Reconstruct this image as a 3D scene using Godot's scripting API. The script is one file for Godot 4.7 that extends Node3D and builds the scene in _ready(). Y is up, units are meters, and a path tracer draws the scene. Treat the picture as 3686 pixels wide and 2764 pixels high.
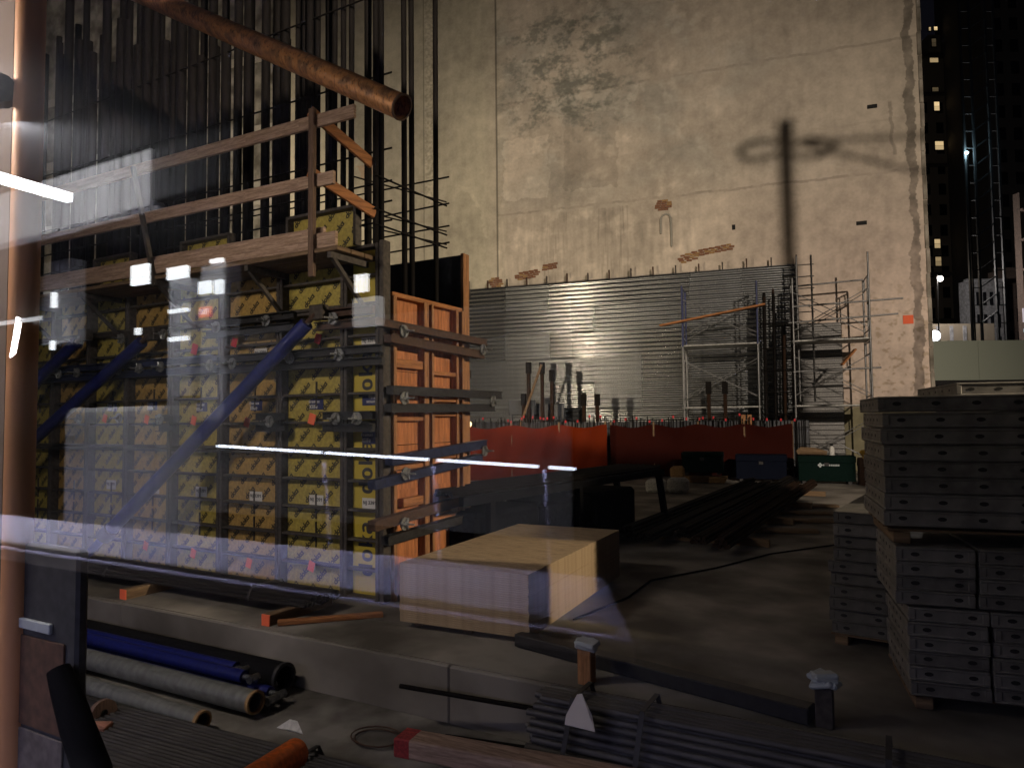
extends Node3D
# A night view through a station window on to a construction site.
# SF: axes of the site and of the window (x to the left along the wall form, z outwards from the window).
# WF: axes of the blank building wall (x to the right along it, z towards the window).

var SF := Transform3D(Basis(Vector3(-0.8779, 0, -0.4789), Vector3.UP, Vector3(0.4789, 0, -0.8779)), Vector3.ZERO)
var WF := Transform3D(Basis(Vector3(0.9429, 0, 0.333), Vector3.UP, Vector3(-0.333, 0, 0.9429)), Vector3(10.6, 0, -23.5))
var XF := Transform3D()
var off := Vector3.ZERO
var rng := RandomNumberGenerator.new()
var mats := {}
var cache := {}
var tex := {}
const FLOOD := 900.0
const WORK := 60.0
const COUNTER := 11.0
const CEIL := 9.0
const FACADE := 17.0
const STREET := 95.0


# ---------------------------------------------------------------- helpers: meshes
func mb() -> SurfaceTool:
	var st := SurfaceTool.new()
	st.begin(Mesh.PRIMITIVE_TRIANGLES)
	return st


func tri(st: SurfaceTool, a: Vector3, b: Vector3, c: Vector3, out: Vector3) -> void:
	var n := (b - a).cross(c - a)
	if n.length_squared() < 1e-16:
		return
	if n.dot(out) > 0.0:
		var k := b
		b = c
		c = k
	else:
		n = -n
	n = n.normalized()
	for v in [a, b, c]:
		st.set_normal(n)
		st.set_uv(Vector2.ZERO)
		st.add_vertex(v - off)


func quad(st: SurfaceTool, a: Vector3, b: Vector3, c: Vector3, d: Vector3, out: Vector3) -> void:
	tri(st, a, b, c, out)
	tri(st, a, c, d, out)


func quad_uv(st: SurfaceTool, a: Vector3, b: Vector3, c: Vector3, d: Vector3, out: Vector3, ua: Vector2, uc: Vector2) -> void:
	# a bottom left, b bottom right, c top right, d top left as seen from the front
	var p := [a, b, c, d]
	var u := [Vector2(ua.x, ua.y), Vector2(uc.x, ua.y), Vector2(uc.x, uc.y), Vector2(ua.x, uc.y)]
	var flip: bool = (b - a).cross(c - a).dot(out) > 0.0
	for k in ([0, 2, 1, 0, 3, 2] if flip else [0, 1, 2, 0, 2, 3]):
		st.set_normal(out.normalized())
		st.set_uv(u[k])
		st.add_vertex(p[k] - off)


func box(st: SurfaceTool, c: Vector3, s: Vector3, bev := 0.0, b := Basis()) -> void:
	var h := s * 0.5
	if bev <= 0.0:
		for ax in 3:
			for sg in [-1.0, 1.0]:
				var n := Vector3.ZERO
				n[ax] = sg
				var u := Vector3.ZERO
				var v := Vector3.ZERO
				u[(ax + 1) % 3] = h[(ax + 1) % 3]
				v[(ax + 2) % 3] = h[(ax + 2) % 3]
				var m := n * h[ax]
				quad(st, c + b * (m - u - v), c + b * (m + u - v), c + b * (m + u + v), c + b * (m - u + v), b * n)
		return
	bev = minf(bev, minf(h.x, minf(h.y, h.z)) * 0.9)
	var pt := func(sx: float, sy: float, sz: float, ax: int) -> Vector3:
		var p := Vector3(sx * (h.x - bev), sy * (h.y - bev), sz * (h.z - bev))
		p[ax] += [sx, sy, sz][ax] * bev
		return c + b * p
	for ax in 3:
		for sg in [-1.0, 1.0]:
			var q := []
			for w in [[-1.0, -1.0], [1.0, -1.0], [1.0, 1.0], [-1.0, 1.0]]:
				var s3 := [0.0, 0.0, 0.0]
				s3[ax] = sg
				s3[(ax + 1) % 3] = w[0]
				s3[(ax + 2) % 3] = w[1]
				q.append(pt.call(s3[0], s3[1], s3[2], ax))
			var n := Vector3.ZERO
			n[ax] = sg
			quad(st, q[0], q[1], q[2], q[3], b * n)
		var a1 := (ax + 1) % 3
		var a2 := (ax + 2) % 3
		for s1 in [-1.0, 1.0]:
			for s2 in [-1.0, 1.0]:
				var e := []
				for k in [[-1.0, a1], [1.0, a1], [1.0, a2], [-1.0, a2]]:
					var s3 := [0.0, 0.0, 0.0]
					s3[ax] = k[0]
					s3[a1] = s1
					s3[a2] = s2
					e.append(pt.call(s3[0], s3[1], s3[2], k[1]))
				var n := Vector3.ZERO
				n[a1] = s1
				n[a2] = s2
				quad(st, e[0], e[1], e[2], e[3], b * n)
	for sx in [-1.0, 1.0]:
		for sy in [-1.0, 1.0]:
			for sz in [-1.0, 1.0]:
				tri(st, pt.call(sx, sy, sz, 0), pt.call(sx, sy, sz, 1), pt.call(sx, sy, sz, 2), b * Vector3(sx, sy, sz))


func bar(st: SurfaceTool, a: Vector3, b: Vector3, w: float, d: float, up := Vector3.UP, bev := 0.0) -> void:
	# a rectangular bar from a to b, w across (sideways) and d along up
	var x := (b - a).normalized()
	if absf(x.dot(up)) > 0.98:
		up = Vector3.BACK
	var z := x.cross(up).normalized()
	var y := z.cross(x).normalized()
	box(st, (a + b) * 0.5, Vector3((b - a).length(), d, w), bev, Basis(x, y, z))


func sm(st: SurfaceTool, p: Vector3, n: Vector3) -> void:
	st.set_normal(n)
	st.set_uv(Vector2.ZERO)
	st.add_vertex(p - off)


func tube(st: SurfaceTool, pts: Array, r: Variant, sides := 8, caps := true, inner := 0.0) -> void:
	# a round tube along points; r is a number or one radius for each point
	var n := pts.size()
	var rings := []
	var ref := Vector3.UP
	for i in n:
		var t: Vector3 = (pts[mini(i + 1, n - 1)] - pts[maxi(i - 1, 0)]).normalized()
		if i == 0 and absf(t.dot(ref)) > 0.95:
			ref = Vector3.RIGHT
		var x := ref.cross(t).normalized()
		var y := t.cross(x).normalized()
		ref = y
		var rr: float = r[i] if r is Array else r
		var ring := []
		for k in sides:
			var an := TAU * k / sides
			var dir := x * cos(an) + y * sin(an)
			ring.append([pts[i] + dir * rr, dir])
		rings.append(ring)
	for i in n - 1:
		for k in sides:
			var k2 := (k + 1) % sides
			var p := [rings[i][k], rings[i][k2], rings[i + 1][k2], rings[i + 1][k]]
			var out: Vector3 = p[0][1] + p[2][1]
			var o: Array = [0, 1, 2, 0, 2, 3]
			if (p[1][0] - p[0][0]).cross(p[2][0] - p[0][0]).dot(out) > 0.0:
				o = [0, 2, 1, 0, 3, 2]
			for q in o:
				sm(st, p[q][0], p[q][1])
	if caps:
		for e in [0, n - 1]:
			var t: Vector3 = (pts[0] - pts[1]) if e == 0 else (pts[n - 1] - pts[n - 2])
			for k in sides:
				if inner > 0.0:
					var a: Vector3 = rings[e][k][0]
					var b: Vector3 = rings[e][(k + 1) % sides][0]
					quad(st, a, b, pts[e] + (b - pts[e]) * inner, pts[e] + (a - pts[e]) * inner, t)
				else:
					tri(st, pts[e], rings[e][k][0], rings[e][(k + 1) % sides][0], t)
	if inner > 0.0:
		for i in n - 1:
			for k in sides:
				var k2 := (k + 1) % sides
				var f := func(q: Array, c: Vector3) -> Vector3: return c + (q[0] - c) * inner
				quad(st, f.call(rings[i][k], pts[i]), f.call(rings[i][k2], pts[i]), f.call(rings[i + 1][k2], pts[i + 1]), f.call(rings[i + 1][k], pts[i + 1]), -rings[i][k][1])


func disc(st: SurfaceTool, c: Vector3, n: Vector3, r: float, sides := 10, squash := 1.0) -> void:
	var x := Vector3.UP.cross(n).normalized() if absf(n.normalized().dot(Vector3.UP)) < 0.9 else Vector3.RIGHT
	var y := n.cross(x).normalized()
	for k in sides:
		var a := TAU * k / sides
		var b := TAU * (k + 1) / sides
		tri(st, c, c + x * cos(a) * r + y * sin(a) * r * squash, c + x * cos(b) * r + y * sin(b) * r * squash, n)


# ---------------------------------------------------------------- helpers: nodes
func tag(o: Node, label: String, cat: String, group := "", kind := "") -> void:
	if label:
		o.set_meta("label", label)
	if cat:
		o.set_meta("category", cat)
	if group:
		o.set_meta("group", group)
	if kind:
		o.set_meta("kind", kind)


func thing(called: String, label: String, cat: String, at := Vector3.ZERO, group := "", yaw := 0.0) -> Node3D:
	# a thing at a point of the frame XF; what is built next is given in that frame's own coordinates
	var o := Node3D.new()
	o.name = called
	o.transform = XF * Transform3D(Basis(Vector3.UP, yaw), at)
	add_child(o, true)
	tag(o, label, cat, group)
	off = at if yaw == 0.0 else Vector3.ZERO
	return o


func part(called: String, st: SurfaceTool, m: Material, parent: Node) -> MeshInstance3D:
	var o := MeshInstance3D.new()
	o.name = called
	o.mesh = st.commit()
	o.material_override = m
	parent.add_child(o, true)
	return o


func inst(called: String, mesh: Mesh, m: Material, parent: Node, at: Vector3, b := Basis()) -> MeshInstance3D:
	var o := MeshInstance3D.new()
	o.name = called
	o.mesh = mesh
	o.material_override = m
	o.transform = Transform3D(b, at - off)
	parent.add_child(o, true)
	return o


func solo(called: String, st: SurfaceTool, m: Material, label: String, cat: String, group := "", kind := "") -> MeshInstance3D:
	# a thing or a piece of the setting that is one mesh, built about the point off of the frame XF
	var o := part(called, st, m, self)
	o.transform = XF * Transform3D(Basis(), off)
	tag(o, label, cat, group, kind)
	return o


func shared(key: String, build: Callable) -> Mesh:
	if not cache.has(key):
		var keep := off
		off = Vector3.ZERO
		var st := mb()
		build.call(st)
		cache[key] = st.commit()
		off = keep
	return cache[key]


func rod(r: float, sides := 7) -> Mesh:
	# a round bar of unit length along y
	return shared("rod%.4f_%d" % [r, sides], func(st): tube(st, [Vector3.ZERO, Vector3(0, 1, 0)], r, sides))


func rod_at(called: String, a: Vector3, b: Vector3, r: float, m: Material, parent: Node, sides := 7) -> MeshInstance3D:
	var y := b - a
	var x := (Vector3.RIGHT if absf(y.normalized().x) < 0.9 else Vector3.BACK)
	var z := x.cross(y).normalized()
	x = y.cross(z).normalized()
	return inst(called, rod(r, sides), m, parent, a, Basis(x, y, z))


func text(called: String, s: String, size: float, m: Material, parent: Node, at: Vector3, b: Basis, font := "Droid Sans") -> MeshInstance3D:
	var t := TextMesh.new()
	var f := SystemFont.new()
	f.font_names = PackedStringArray([font])
	f.font_weight = 700
	t.font = f
	t.text = s
	t.font_size = 64
	t.pixel_size = size / 64.0
	t.depth = 0.002
	t.curve_step = 3.0
	return inst(called, t, m, parent, at, b)


# ---------------------------------------------------------------- helpers: materials
func noise_tex(key: String, freq: float, lo: Color, hi: Color, kind := FastNoiseLite.TYPE_SIMPLEX_SMOOTH, octaves := 5, size := 512) -> NoiseTexture2D:
	if not tex.has(key):
		var n := FastNoiseLite.new()
		n.seed = key.hash() % 1000
		n.noise_type = kind
		n.frequency = freq
		n.fractal_octaves = octaves
		var g := Gradient.new()
		g.offsets = PackedFloat32Array([0.2, 0.8])
		g.colors = PackedColorArray([lo, hi])
		var t := NoiseTexture2D.new()
		t.width = size
		t.height = size
		t.seamless = true
		t.noise = n
		t.color_ramp = g
		tex[key] = t
	return tex[key]


func wood_tex(upright: bool) -> ImageTexture:
	var key := "wood%s" % upright
	if not tex.has(key):
		var n := FastNoiseLite.new()
		n.seed = 5
		n.frequency = 0.02
		var im := Image.create(256, 256, false, Image.FORMAT_RGB8)
		for j in 256:
			for i in 256:
				var a := n.get_noise_2d(i * 0.25, j * 3.5) * 0.5 + n.get_noise_2d(i * 1.5, j * 9.0 + 300.0) * 0.3
				var v := clampf(0.84 + a * 0.42, 0.3, 1.0)
				var c := Color(v, v * (0.96 + a * 0.05), v * (0.92 + a * 0.1))
				if upright:
					im.set_pixel(j, i, c)
				else:
					im.set_pixel(i, j, c)
		tex[key] = ImageTexture.create_from_image(im)
	return tex[key]


func mat(key: String, lin: Color, rough := 0.8, metal := 0.0, t: Texture2D = null, sc := 1.0, bump := 0.0, world := false) -> StandardMaterial3D:
	if mats.has(key):
		return mats[key]
	var m := StandardMaterial3D.new()
	m.resource_name = key
	m.albedo_color = lin.linear_to_srgb()
	m.roughness = rough
	m.metallic = metal
	if t:
		m.albedo_texture = t
		m.uv1_triplanar = true
		m.uv1_world_triplanar = world
		m.uv1_scale = Vector3.ONE * sc
		if bump > 0.0:
			m.heightmap_enabled = true
			m.heightmap_texture = t
			m.heightmap_scale = bump
	mats[key] = m
	return m


func glow(key: String, lin: Color, e: float) -> StandardMaterial3D:
	if mats.has(key):
		return mats[key]
	var m := StandardMaterial3D.new()
	m.resource_name = key
	m.albedo_color = Color(0.8, 0.8, 0.8)
	m.emission_enabled = true
	m.emission = lin.linear_to_srgb()
	m.emission_energy_multiplier = e
	mats[key] = m
	return m


func gray(v: float, warm := 0.0) -> Color:
	return Color(v * (1.0 + warm), v, v * (1.0 - warm))


func wall_tex() -> ImageTexture:
	# plaster of the party wall: 24.8 m by 21 m at 40 pixels a metre; only colour, stains, cracks and wear
	var w := 992
	var h := 840
	var n := FastNoiseLite.new()
	n.seed = 11
	n.noise_type = FastNoiseLite.TYPE_SIMPLEX_SMOOTH
	n.fractal_octaves = 4
	n.frequency = 1.0
	var im := Image.create(w, h, false, Image.FORMAT_RGB8)
	for j in h:
		var y := 21.0 * (1.0 - (j + 0.5) / h)
		for i in w:
			var q := -21.7 + (i + 0.5) / 40.0
			var big := n.get_noise_2d(q * 0.22, y * 0.22)
			var fine := n.get_noise_2d(q * 1.7 + 50.0, y * 1.7)
			var streak := n.get_noise_2d(q * 3.2, y * 0.35 + 90.0)
			var c := Vector3(0.465, 0.405, 0.33)
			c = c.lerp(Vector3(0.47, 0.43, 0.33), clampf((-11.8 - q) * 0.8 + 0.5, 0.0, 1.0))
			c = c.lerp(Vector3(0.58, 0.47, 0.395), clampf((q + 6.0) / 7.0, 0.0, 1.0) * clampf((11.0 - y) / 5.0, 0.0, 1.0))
			var k := 1.0 + big * 0.26 + fine * 0.2 + streak * 0.09 + 0.1 * n.get_noise_2d(q * 7.0, y * 8.0 + 40.0)
			if q > -11.78:
				# mildew that clings to the upper left, in ragged patches
				var reach := clampf(1.35 - absf(q + 8.9) / 3.4, 0.0, 1.0) * clampf((y - 11.4) / 2.2, 0.0, 1.0) * clampf((18.6 - y) / 1.6, 0.0, 1.0)
				var blot := n.get_noise_2d(q * 0.8 + 7.0, y * 1.2 + 20.0) + 0.55 * n.get_noise_2d(q * 3.1, y * 4.3 + 11.0) + 0.3 * n.get_noise_2d(q * 8.0 + 3.0, y * 9.0)
				var m := clampf((blot + reach * 0.7 - 0.42) * 1.5, 0.0, 1.0) * reach
				k *= 1.0 - 0.5 * m
				# broad grey weathering over the upper middle, and paler cleaned patches
				var grey := clampf(n.get_noise_2d(q * 0.33 + 60.0, y * 0.4) * 2.0 + 0.45 * fine + 0.25, 0.0, 1.0) * clampf((y - 8.8) / 3.0, 0.0, 1.0) * clampf((1.0 - q) / 5.0, 0.0, 1.0)
				c = c.lerp(Vector3(0.35, 0.335, 0.29), grey * 0.6)
				var pale := clampf(n.get_noise_2d(q * 0.55 + 15.0, y * 0.75 + 33.0) * 3.0 + 0.8 * fine - 0.55, 0.0, 1.0) * clampf((-2.0 - q) / 3.0, 0.0, 1.0)
				k *= 1.0 + 0.22 * pale
				# the mortar patches of a wall that has been pieced out over the years
				if q < -3.5:
					var cq := floorf(q / 1.75 + 0.12 * fine)
					var cy := floorf(y / 1.2 + 0.12 * fine + 0.37 * cq)
					k *= 1.0 + 0.1 * (fposmod(sin(cq * 12.9 + cy * 78.2) * 43758.5, 1.0) - 0.5)
				c = c.lerp(Vector3(0.36, 0.37, 0.31), m * 0.6)
				var rag := 0.18 * fine
				if q + rag > -11.5 and q + rag < -9.65 and y + rag > 10.4 and y + rag < 12.8:
					k *= 1.24
				if q + rag > -9.0 and q + rag < -7.0 and y > 10.5 + rag and y < 13.4 + rag:
					k *= 0.8
				# lift lines of the old floors
				for ln in [[14.28, 0.24], [9.86, 0.3], [11.6, 0.1], [17.2, 0.14]]:
					var d := absf(y - ln[0] - 0.06 * n.get_noise_2d(q * 0.5, ln[0]) - 0.03 * fine)
					if d < 0.045:
						k *= 1.0 - ln[1] * clampf(0.6 + big * 1.2 + fine * 1.2, 0.0, 1.0)
					elif y < ln[0] and y > ln[0] - 0.9:
						k *= 1.0 - 0.05 * clampf(0.5 + streak * 2.0, 0.0, 1.0)
				if y < 9.7 and y > 6.5 and q < -4.0:
					k *= 1.0 + 0.16 * streak
					if absf(q + 9.4) < 0.5 or absf(q + 7.2) < 0.6:
						k *= 1.0 - 0.3 * clampf(n.get_noise_2d(q * 9.0, y * 0.4) * 1.6, 0.0, 1.0)
				# cracks near the corner and the worn corner itself
				if y > 10.4 and y < 12.2 and absf(q - 2.18 - 0.12 * n.get_noise_2d(3.0, y * 1.3)) < 0.05:
					k *= 0.7
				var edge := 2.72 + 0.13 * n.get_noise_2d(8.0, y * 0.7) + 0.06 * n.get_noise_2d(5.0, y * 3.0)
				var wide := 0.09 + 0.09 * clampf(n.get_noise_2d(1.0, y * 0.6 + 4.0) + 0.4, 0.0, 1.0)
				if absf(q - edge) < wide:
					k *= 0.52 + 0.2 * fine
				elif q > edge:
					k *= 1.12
				# brown blotches low on the right
				if q > 0.2 and y < 7.0:
					var s := n.get_noise_2d(q * 2.6 + 31.0, y * 3.4)
					if s > 0.22:
						c = c.lerp(Vector3(0.33, 0.25, 0.17), clampf((s - 0.22) * 3.5, 0.0, 0.7) * clampf((7.5 - y) / 3.0, 0.0, 1.0))
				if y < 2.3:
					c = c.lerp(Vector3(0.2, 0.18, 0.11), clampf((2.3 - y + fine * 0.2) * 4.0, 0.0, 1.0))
			else:
				if q > -14.95 and q < -14.45 + 0.1 * fine and y > 10.6:
					k *= 1.05 + 0.5 * n.get_noise_2d(q * 5.0, y * 6.0)
				if absf(q + 15.0) < 0.03:
					k *= 0.6
				var arch := Vector2((q + 13.4) / 1.2, (y - 8.2) / 3.0).length()
				if absf(arch - 1.0 + 0.1 * fine) < 0.05 and q > -13.6 and y > 9.0:
					k *= 1.13
				if absf(q + 17.6) < 0.4 + 0.5 * fine and absf(y - 12.4) < 0.3:
					c = c.lerp(Vector3(0.45, 0.27, 0.16), 0.5)
			if absf(q + 11.78) < 0.035:
				k *= 0.42
			c *= k
			im.set_pixel(i, j, Color(c.x, c.y, c.z).linear_to_srgb())
	return ImageTexture.create_from_image(im)


func print_tex() -> ImageTexture:
	# the yellow facing of a form panel: dark lettering printed along the diagonal, half a metre to the repeat
	var n := 320
	var nz := FastNoiseLite.new()
	nz.seed = 3
	nz.frequency = 0.03
	nz.fractal_octaves = 3
	var im := Image.create(n, n, false, Image.FORMAT_RGB8)
	var seg := func(p: Vector2, a: Vector2, b: Vector2) -> float:
		var t := clampf((p - a).dot(b - a) / (b - a).length_squared(), 0.0, 1.0)
		return p.distance_to(a + (b - a) * t)
	for j in n:
		for i in n:
			var x := 0.5 * i / n
			var y := 0.5 * (n - j) / n
			var u := (x + y) * 0.70711
			var v := (y - x) * 0.70711
			var line := floorf(v / 0.176777)
			var b := v - (line + 0.5) * 0.176777
			var a := fposmod(u + line * 0.176777, 0.235702) - 0.035
			var d := 1.0
			if absf(b) < 0.05 and a > -0.02 and a < 0.19:
				var p := Vector2(a, b)
				d = minf(d, absf(p.distance_to(Vector2(0.018, 0)) - 0.016))
				d = minf(d, seg.call(p, Vector2(0.036, -0.018), Vector2(0.036, 0.04)))
				d = minf(d, absf(p.distance_to(Vector2(0.066, 0)) - 0.016))
				d = minf(d, seg.call(p, Vector2(0.098, -0.018), Vector2(0.098, 0.04)))
				d = minf(d, seg.call(p, Vector2(0.1, -0.004), Vector2(0.12, 0.018)))
				d = minf(d, seg.call(p, Vector2(0.105, 0.0), Vector2(0.122, -0.018)))
				d = minf(d, absf(p.distance_to(Vector2(0.148, 0)) - 0.016))
				d = minf(d, seg.call(p, Vector2(0.166, -0.018), Vector2(0.166, 0.018)))
			var k := 0.9 + 0.15 * nz.get_noise_2d(i, j)
			if d < 0.0075:
				k *= 0.28
			im.set_pixel(i, j, Color(k, k, k))
	return ImageTexture.create_from_image(im)


func rust_tex() -> ImageTexture:
	var nz := FastNoiseLite.new()
	nz.seed = 21
	nz.frequency = 0.02
	nz.fractal_octaves = 5
	var im := Image.create(512, 256, false, Image.FORMAT_RGB8)
	for j in 256:
		for i in 512:
			var a := nz.get_noise_2d(i * 0.6, j * 1.2)
			var s := nz.get_noise_2d(i * 3.0 + 500.0, j * 3.0)
			var c := Vector3(0.5, 0.23, 0.085).lerp(Vector3(0.17, 0.09, 0.05), clampf(0.4 + a * 2.0, 0.0, 1.0))
			if s > 0.28:
				c *= 0.35
			elif s < -0.4:
				c = c.lerp(Vector3(0.45, 0.3, 0.18), 0.6)
			im.set_pixel(i, j, Color(c.x, c.y, c.z).linear_to_srgb())
	return ImageTexture.create_from_image(im)


func _ready() -> void:
	rng.seed = 7
	# camera, air, lights, exposure
	var cam := Camera3D.new()
	cam.name = "camera"
	cam.position = Vector3(0, 1.84, 0)
	var f := Vector3(0, 0.04961, -0.99877)
	var u0 := Vector3(0, 0.99877, 0.04961)
	var r := (Vector3.RIGHT - u0 * 0.01).normalized()
	cam.basis = Basis(r, (-f).cross(r), -f)
	cam.fov = rad_to_deg(2.0 * atan(829.5 / 1520.0))
	cam.near = 0.05
	cam.far = 900.0
	add_child(cam)
	cam.current = true
	var we := WorldEnvironment.new()
	we.name = "world"
	var e := Environment.new()
	e.background_mode = Environment.BG_SKY
	var sky := ProceduralSkyMaterial.new()
	sky.sky_top_color = Color(0.0025, 0.0025, 0.004).linear_to_srgb()
	sky.sky_horizon_color = Color(0.0048, 0.0040, 0.0042).linear_to_srgb()
	sky.ground_bottom_color = Color(0.002, 0.002, 0.002).linear_to_srgb()
	sky.ground_horizon_color = Color(0.004, 0.0035, 0.0035).linear_to_srgb()
	e.sky = Sky.new()
	e.sky.sky_material = sky
	e.tonemap_mode = Environment.TONE_MAPPER_LINEAR
	e.tonemap_exposure = 1.0
	e.sdfgi_enabled = true
	e.ssao_enabled = true
	e.ssil_enabled = true
	we.environment = e
	add_child(we)
	var moon := DirectionalLight3D.new()
	moon.name = "moon"
	moon.light_color = Color(0.8, 0.85, 1.0)
	moon.light_energy = 0.004
	moon.light_angular_distance = 0.5
	moon.rotation_degrees = Vector3(-52, 28, 0)
	moon.shadow_enabled = true
	add_child(moon)

	tex.wall = wall_tex()
	tex.print = print_tex()
	tex.rust = rust_tex()
	make_mats()
	setting()
	party_wall()
	hoarding()
	wall_form()
	end_form()
	cage()
	guard_rail()
	props()
	strut_pipe()
	plywood()
	slab_items()
	pit_items()
	right_stacks()
	yard()
	scaffolds()
	city()
	lamps()
	station()


func make_mats() -> void:
	var grit := noise_tex("grit", 0.02, Color(0.78, 0.78, 0.78), Color(1, 1, 1))
	var blot := noise_tex("blot", 0.008, Color(0.55, 0.54, 0.52), Color(1, 1, 1), FastNoiseLite.TYPE_SIMPLEX_SMOOTH, 6)
	var spang := noise_tex("spang", 0.04, Color(0.66, 0.67, 0.7), Color(1, 1, 1), FastNoiseLite.TYPE_CELLULAR, 2)
	mat("concrete", Color(0.27, 0.245, 0.21), 0.92, 0.0, blot, 0.16, 3.0, true)
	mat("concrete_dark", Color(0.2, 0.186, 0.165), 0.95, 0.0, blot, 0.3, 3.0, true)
	mat("neighbour", Color(0.3, 0.285, 0.25), 0.95, 0.0, blot, 0.2)
	mat("rebar_grey", Color(0.11, 0.102, 0.095), 0.6, 0.4, grit, 2.0)
	mat("rebar", Color(0.014, 0.012, 0.011), 0.75, 0.2, grit, 2.0)
	mat("rebar_rusty", Color(0.035, 0.02, 0.013), 0.9, 0.0, grit, 2.0)
	mat("steel_frame", Color(0.085, 0.07, 0.058), 0.7, 0.35, grit, 1.5)
	mat("waler_blue", Color(0.022, 0.03, 0.085), 0.5, 0.3, grit, 1.0)
	mat("waler_dark", Color(0.035, 0.033, 0.034), 0.6, 0.4, grit, 1.0)
	mat("waler_rust", Color(0.085, 0.045, 0.028), 0.8, 0.2, grit, 1.5)
	mat("nut", Color(0.5, 0.5, 0.47), 0.4, 0.7, spang, 4.0)
	mat("blue_paint", Color(0.011, 0.017, 0.14), 0.36, 0.0, grit, 1.2)
	mat("blue_paint_light", Color(0.03, 0.045, 0.27), 0.42, 0.0, grit, 1.2)
	mat("timber", Color(0.47, 0.34, 0.25), 0.8, 0.0, wood_tex(false), 1.3, 1.0)
	mat("timber_up", Color(0.42, 0.21, 0.09), 0.8, 0.0, wood_tex(true), 1.3, 1.0)
	mat("timber_orange", Color(0.46, 0.2, 0.07), 0.8, 0.0, wood_tex(false), 1.3, 1.0)
	mat("plank", Color(0.22, 0.15, 0.085), 0.85, 0.0, wood_tex(false), 0.8, 1.0)
	mat("ply_orange", Color(0.58, 0.225, 0.08), 0.7, 0.0, wood_tex(true), 0.9, 0.5)
	mat("ply_edge", Color(0.47, 0.37, 0.24), 0.85, 0.0, wood_tex(false), 2.2, 0.5)
	mat("ply_dark", Color(0.03, 0.034, 0.045), 0.5, 0.0, grit, 1.0)
	mat("galv", Color(0.55, 0.56, 0.54), 0.26, 0.95, spang, 1.6)
	mat("galv_old", Color(0.3, 0.29, 0.27), 0.55, 0.5, spang, 1.6)
	mat("galv_dull", Color(0.46, 0.47, 0.46), 0.32, 0.92, spang, 1.6)
	mat("galv_bright", Color(0.62, 0.62, 0.58), 0.22, 0.95, spang, 1.6)
	mat("alu", Color(0.25, 0.235, 0.213), 0.65, 0.2, grit, 0.45)
	mat("alu_old", Color(0.2, 0.186, 0.168), 0.7, 0.2, grit, 0.6)
	mat("alu_dark", Color(0.125, 0.117, 0.105), 0.75, 0.1, grit, 0.5)
	mat("hole", Color(0.012, 0.012, 0.012), 0.9)
	mat("scaf_steel", Color(0.24, 0.24, 0.24), 0.45, 0.7, grit, 2.0)
	mat("scaf_blue", Color(0.035, 0.045, 0.13), 0.5, 0.3, grit, 2.0)
	mat("deck", Color(0.4, 0.4, 0.38), 0.6, 0.5, grit, 1.0)
	mat("net_red", Color(0.17, 0.021, 0.004), 0.75, 0.0, grit, 3.0)
	mat("net_dark", Color(0.036, 0.006, 0.0035), 0.85, 0.0, grit, 3.0)
	mat("pipe_grey", Color(0.19, 0.195, 0.18), 0.45, 0.2, grit, 0.8)
	mat("black", Color(0.008, 0.008, 0.009), 0.85)
	mat("tarp", Color(0.006, 0.006, 0.007), 0.85, 0.0, grit, 1.0, 3.0)
	mat("green_box", Color(0.004, 0.014, 0.011), 0.8, 0.1, grit, 1.5)
	mat("blue_box", Color(0.005, 0.007, 0.016), 0.8, 0.1, grit, 1.5)
	mat("white", Color(0.68, 0.67, 0.63), 0.7, 0.0, grit, 1.5)
	mat("paper", Color(0.66, 0.6, 0.53), 0.85)
	mat("tape", Color(0.4, 0.44, 0.46), 0.6)
	mat("orange_plastic", Color(0.85, 0.17, 0.025), 0.42, 0.0, grit, 2.0)
	mat("orange_paint", Color(0.85, 0.15, 0.06), 0.8)
	mat("red_paint", Color(0.55, 0.03, 0.04), 0.8)
	mat("yellow_tarp", Color(0.55, 0.33, 0.04), 0.7, 0.0, grit, 2.0)
	mat("tan", Color(0.4, 0.24, 0.1), 0.85, 0.0, grit, 2.0)
	mat("brick", Color(0.27, 0.13, 0.075), 0.95, 0.0, grit, 3.0)
	mat("hoard_green", Color(0.36, 0.4, 0.33), 0.8)
	mat("city_dark", Color(0.24, 0.2, 0.15), 0.9)
	mat("city_black", Color(0.1, 0.09, 0.08), 0.9)
	mat("city_grey", Color(0.34, 0.34, 0.36), 0.9, 0.0, grit, 0.2)
	mat("city_brick", Color(0.12, 0.085, 0.07), 0.9, 0.0, grit, 0.4)
	mat("window_dark", Color(0.012, 0.013, 0.016), 0.2)
	mat("mast", Color(0.09, 0.095, 0.104), 0.7, 0.3)
	mat("room_dark", Color(0.012, 0.012, 0.013), 0.9)
	mat("room_white", Color(0.78, 0.77, 0.76), 0.7)
	mat("room_grey", Color(0.4, 0.4, 0.42), 0.8)
	mat("counter", Color(0.7, 0.68, 0.72), 0.6)
	mat("label_blue", Color(0.012, 0.018, 0.1), 0.5)
	mat("label_white", Color(0.62, 0.6, 0.56), 0.6)
	mat("ink", Color(0.03, 0.028, 0.03), 0.7)
	for k in [["face_yellow", Color(0.49, 0.385, 0.075)], ["face_amber", Color(0.49, 0.31, 0.085)], ["face_plain", Color(0.5, 0.38, 0.035)]]:
		var m := mat(k[0], k[1], 0.5)
		if k[0] != "face_plain":
			m.albedo_texture = tex.print
	for q in ["black", "tarp", "green_box", "blue_box", "rebar_rusty", "rebar", "net_red", "net_dark"]:
		mats[q].metallic_specular = 0.15
	var ru := mat("rust_pipe", Color(1, 1, 1), 0.42, 0.35, null)
	ru.albedo_texture = tex.rust
	ru.uv1_triplanar = true
	ru.uv1_scale = Vector3.ONE * 0.9
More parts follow.
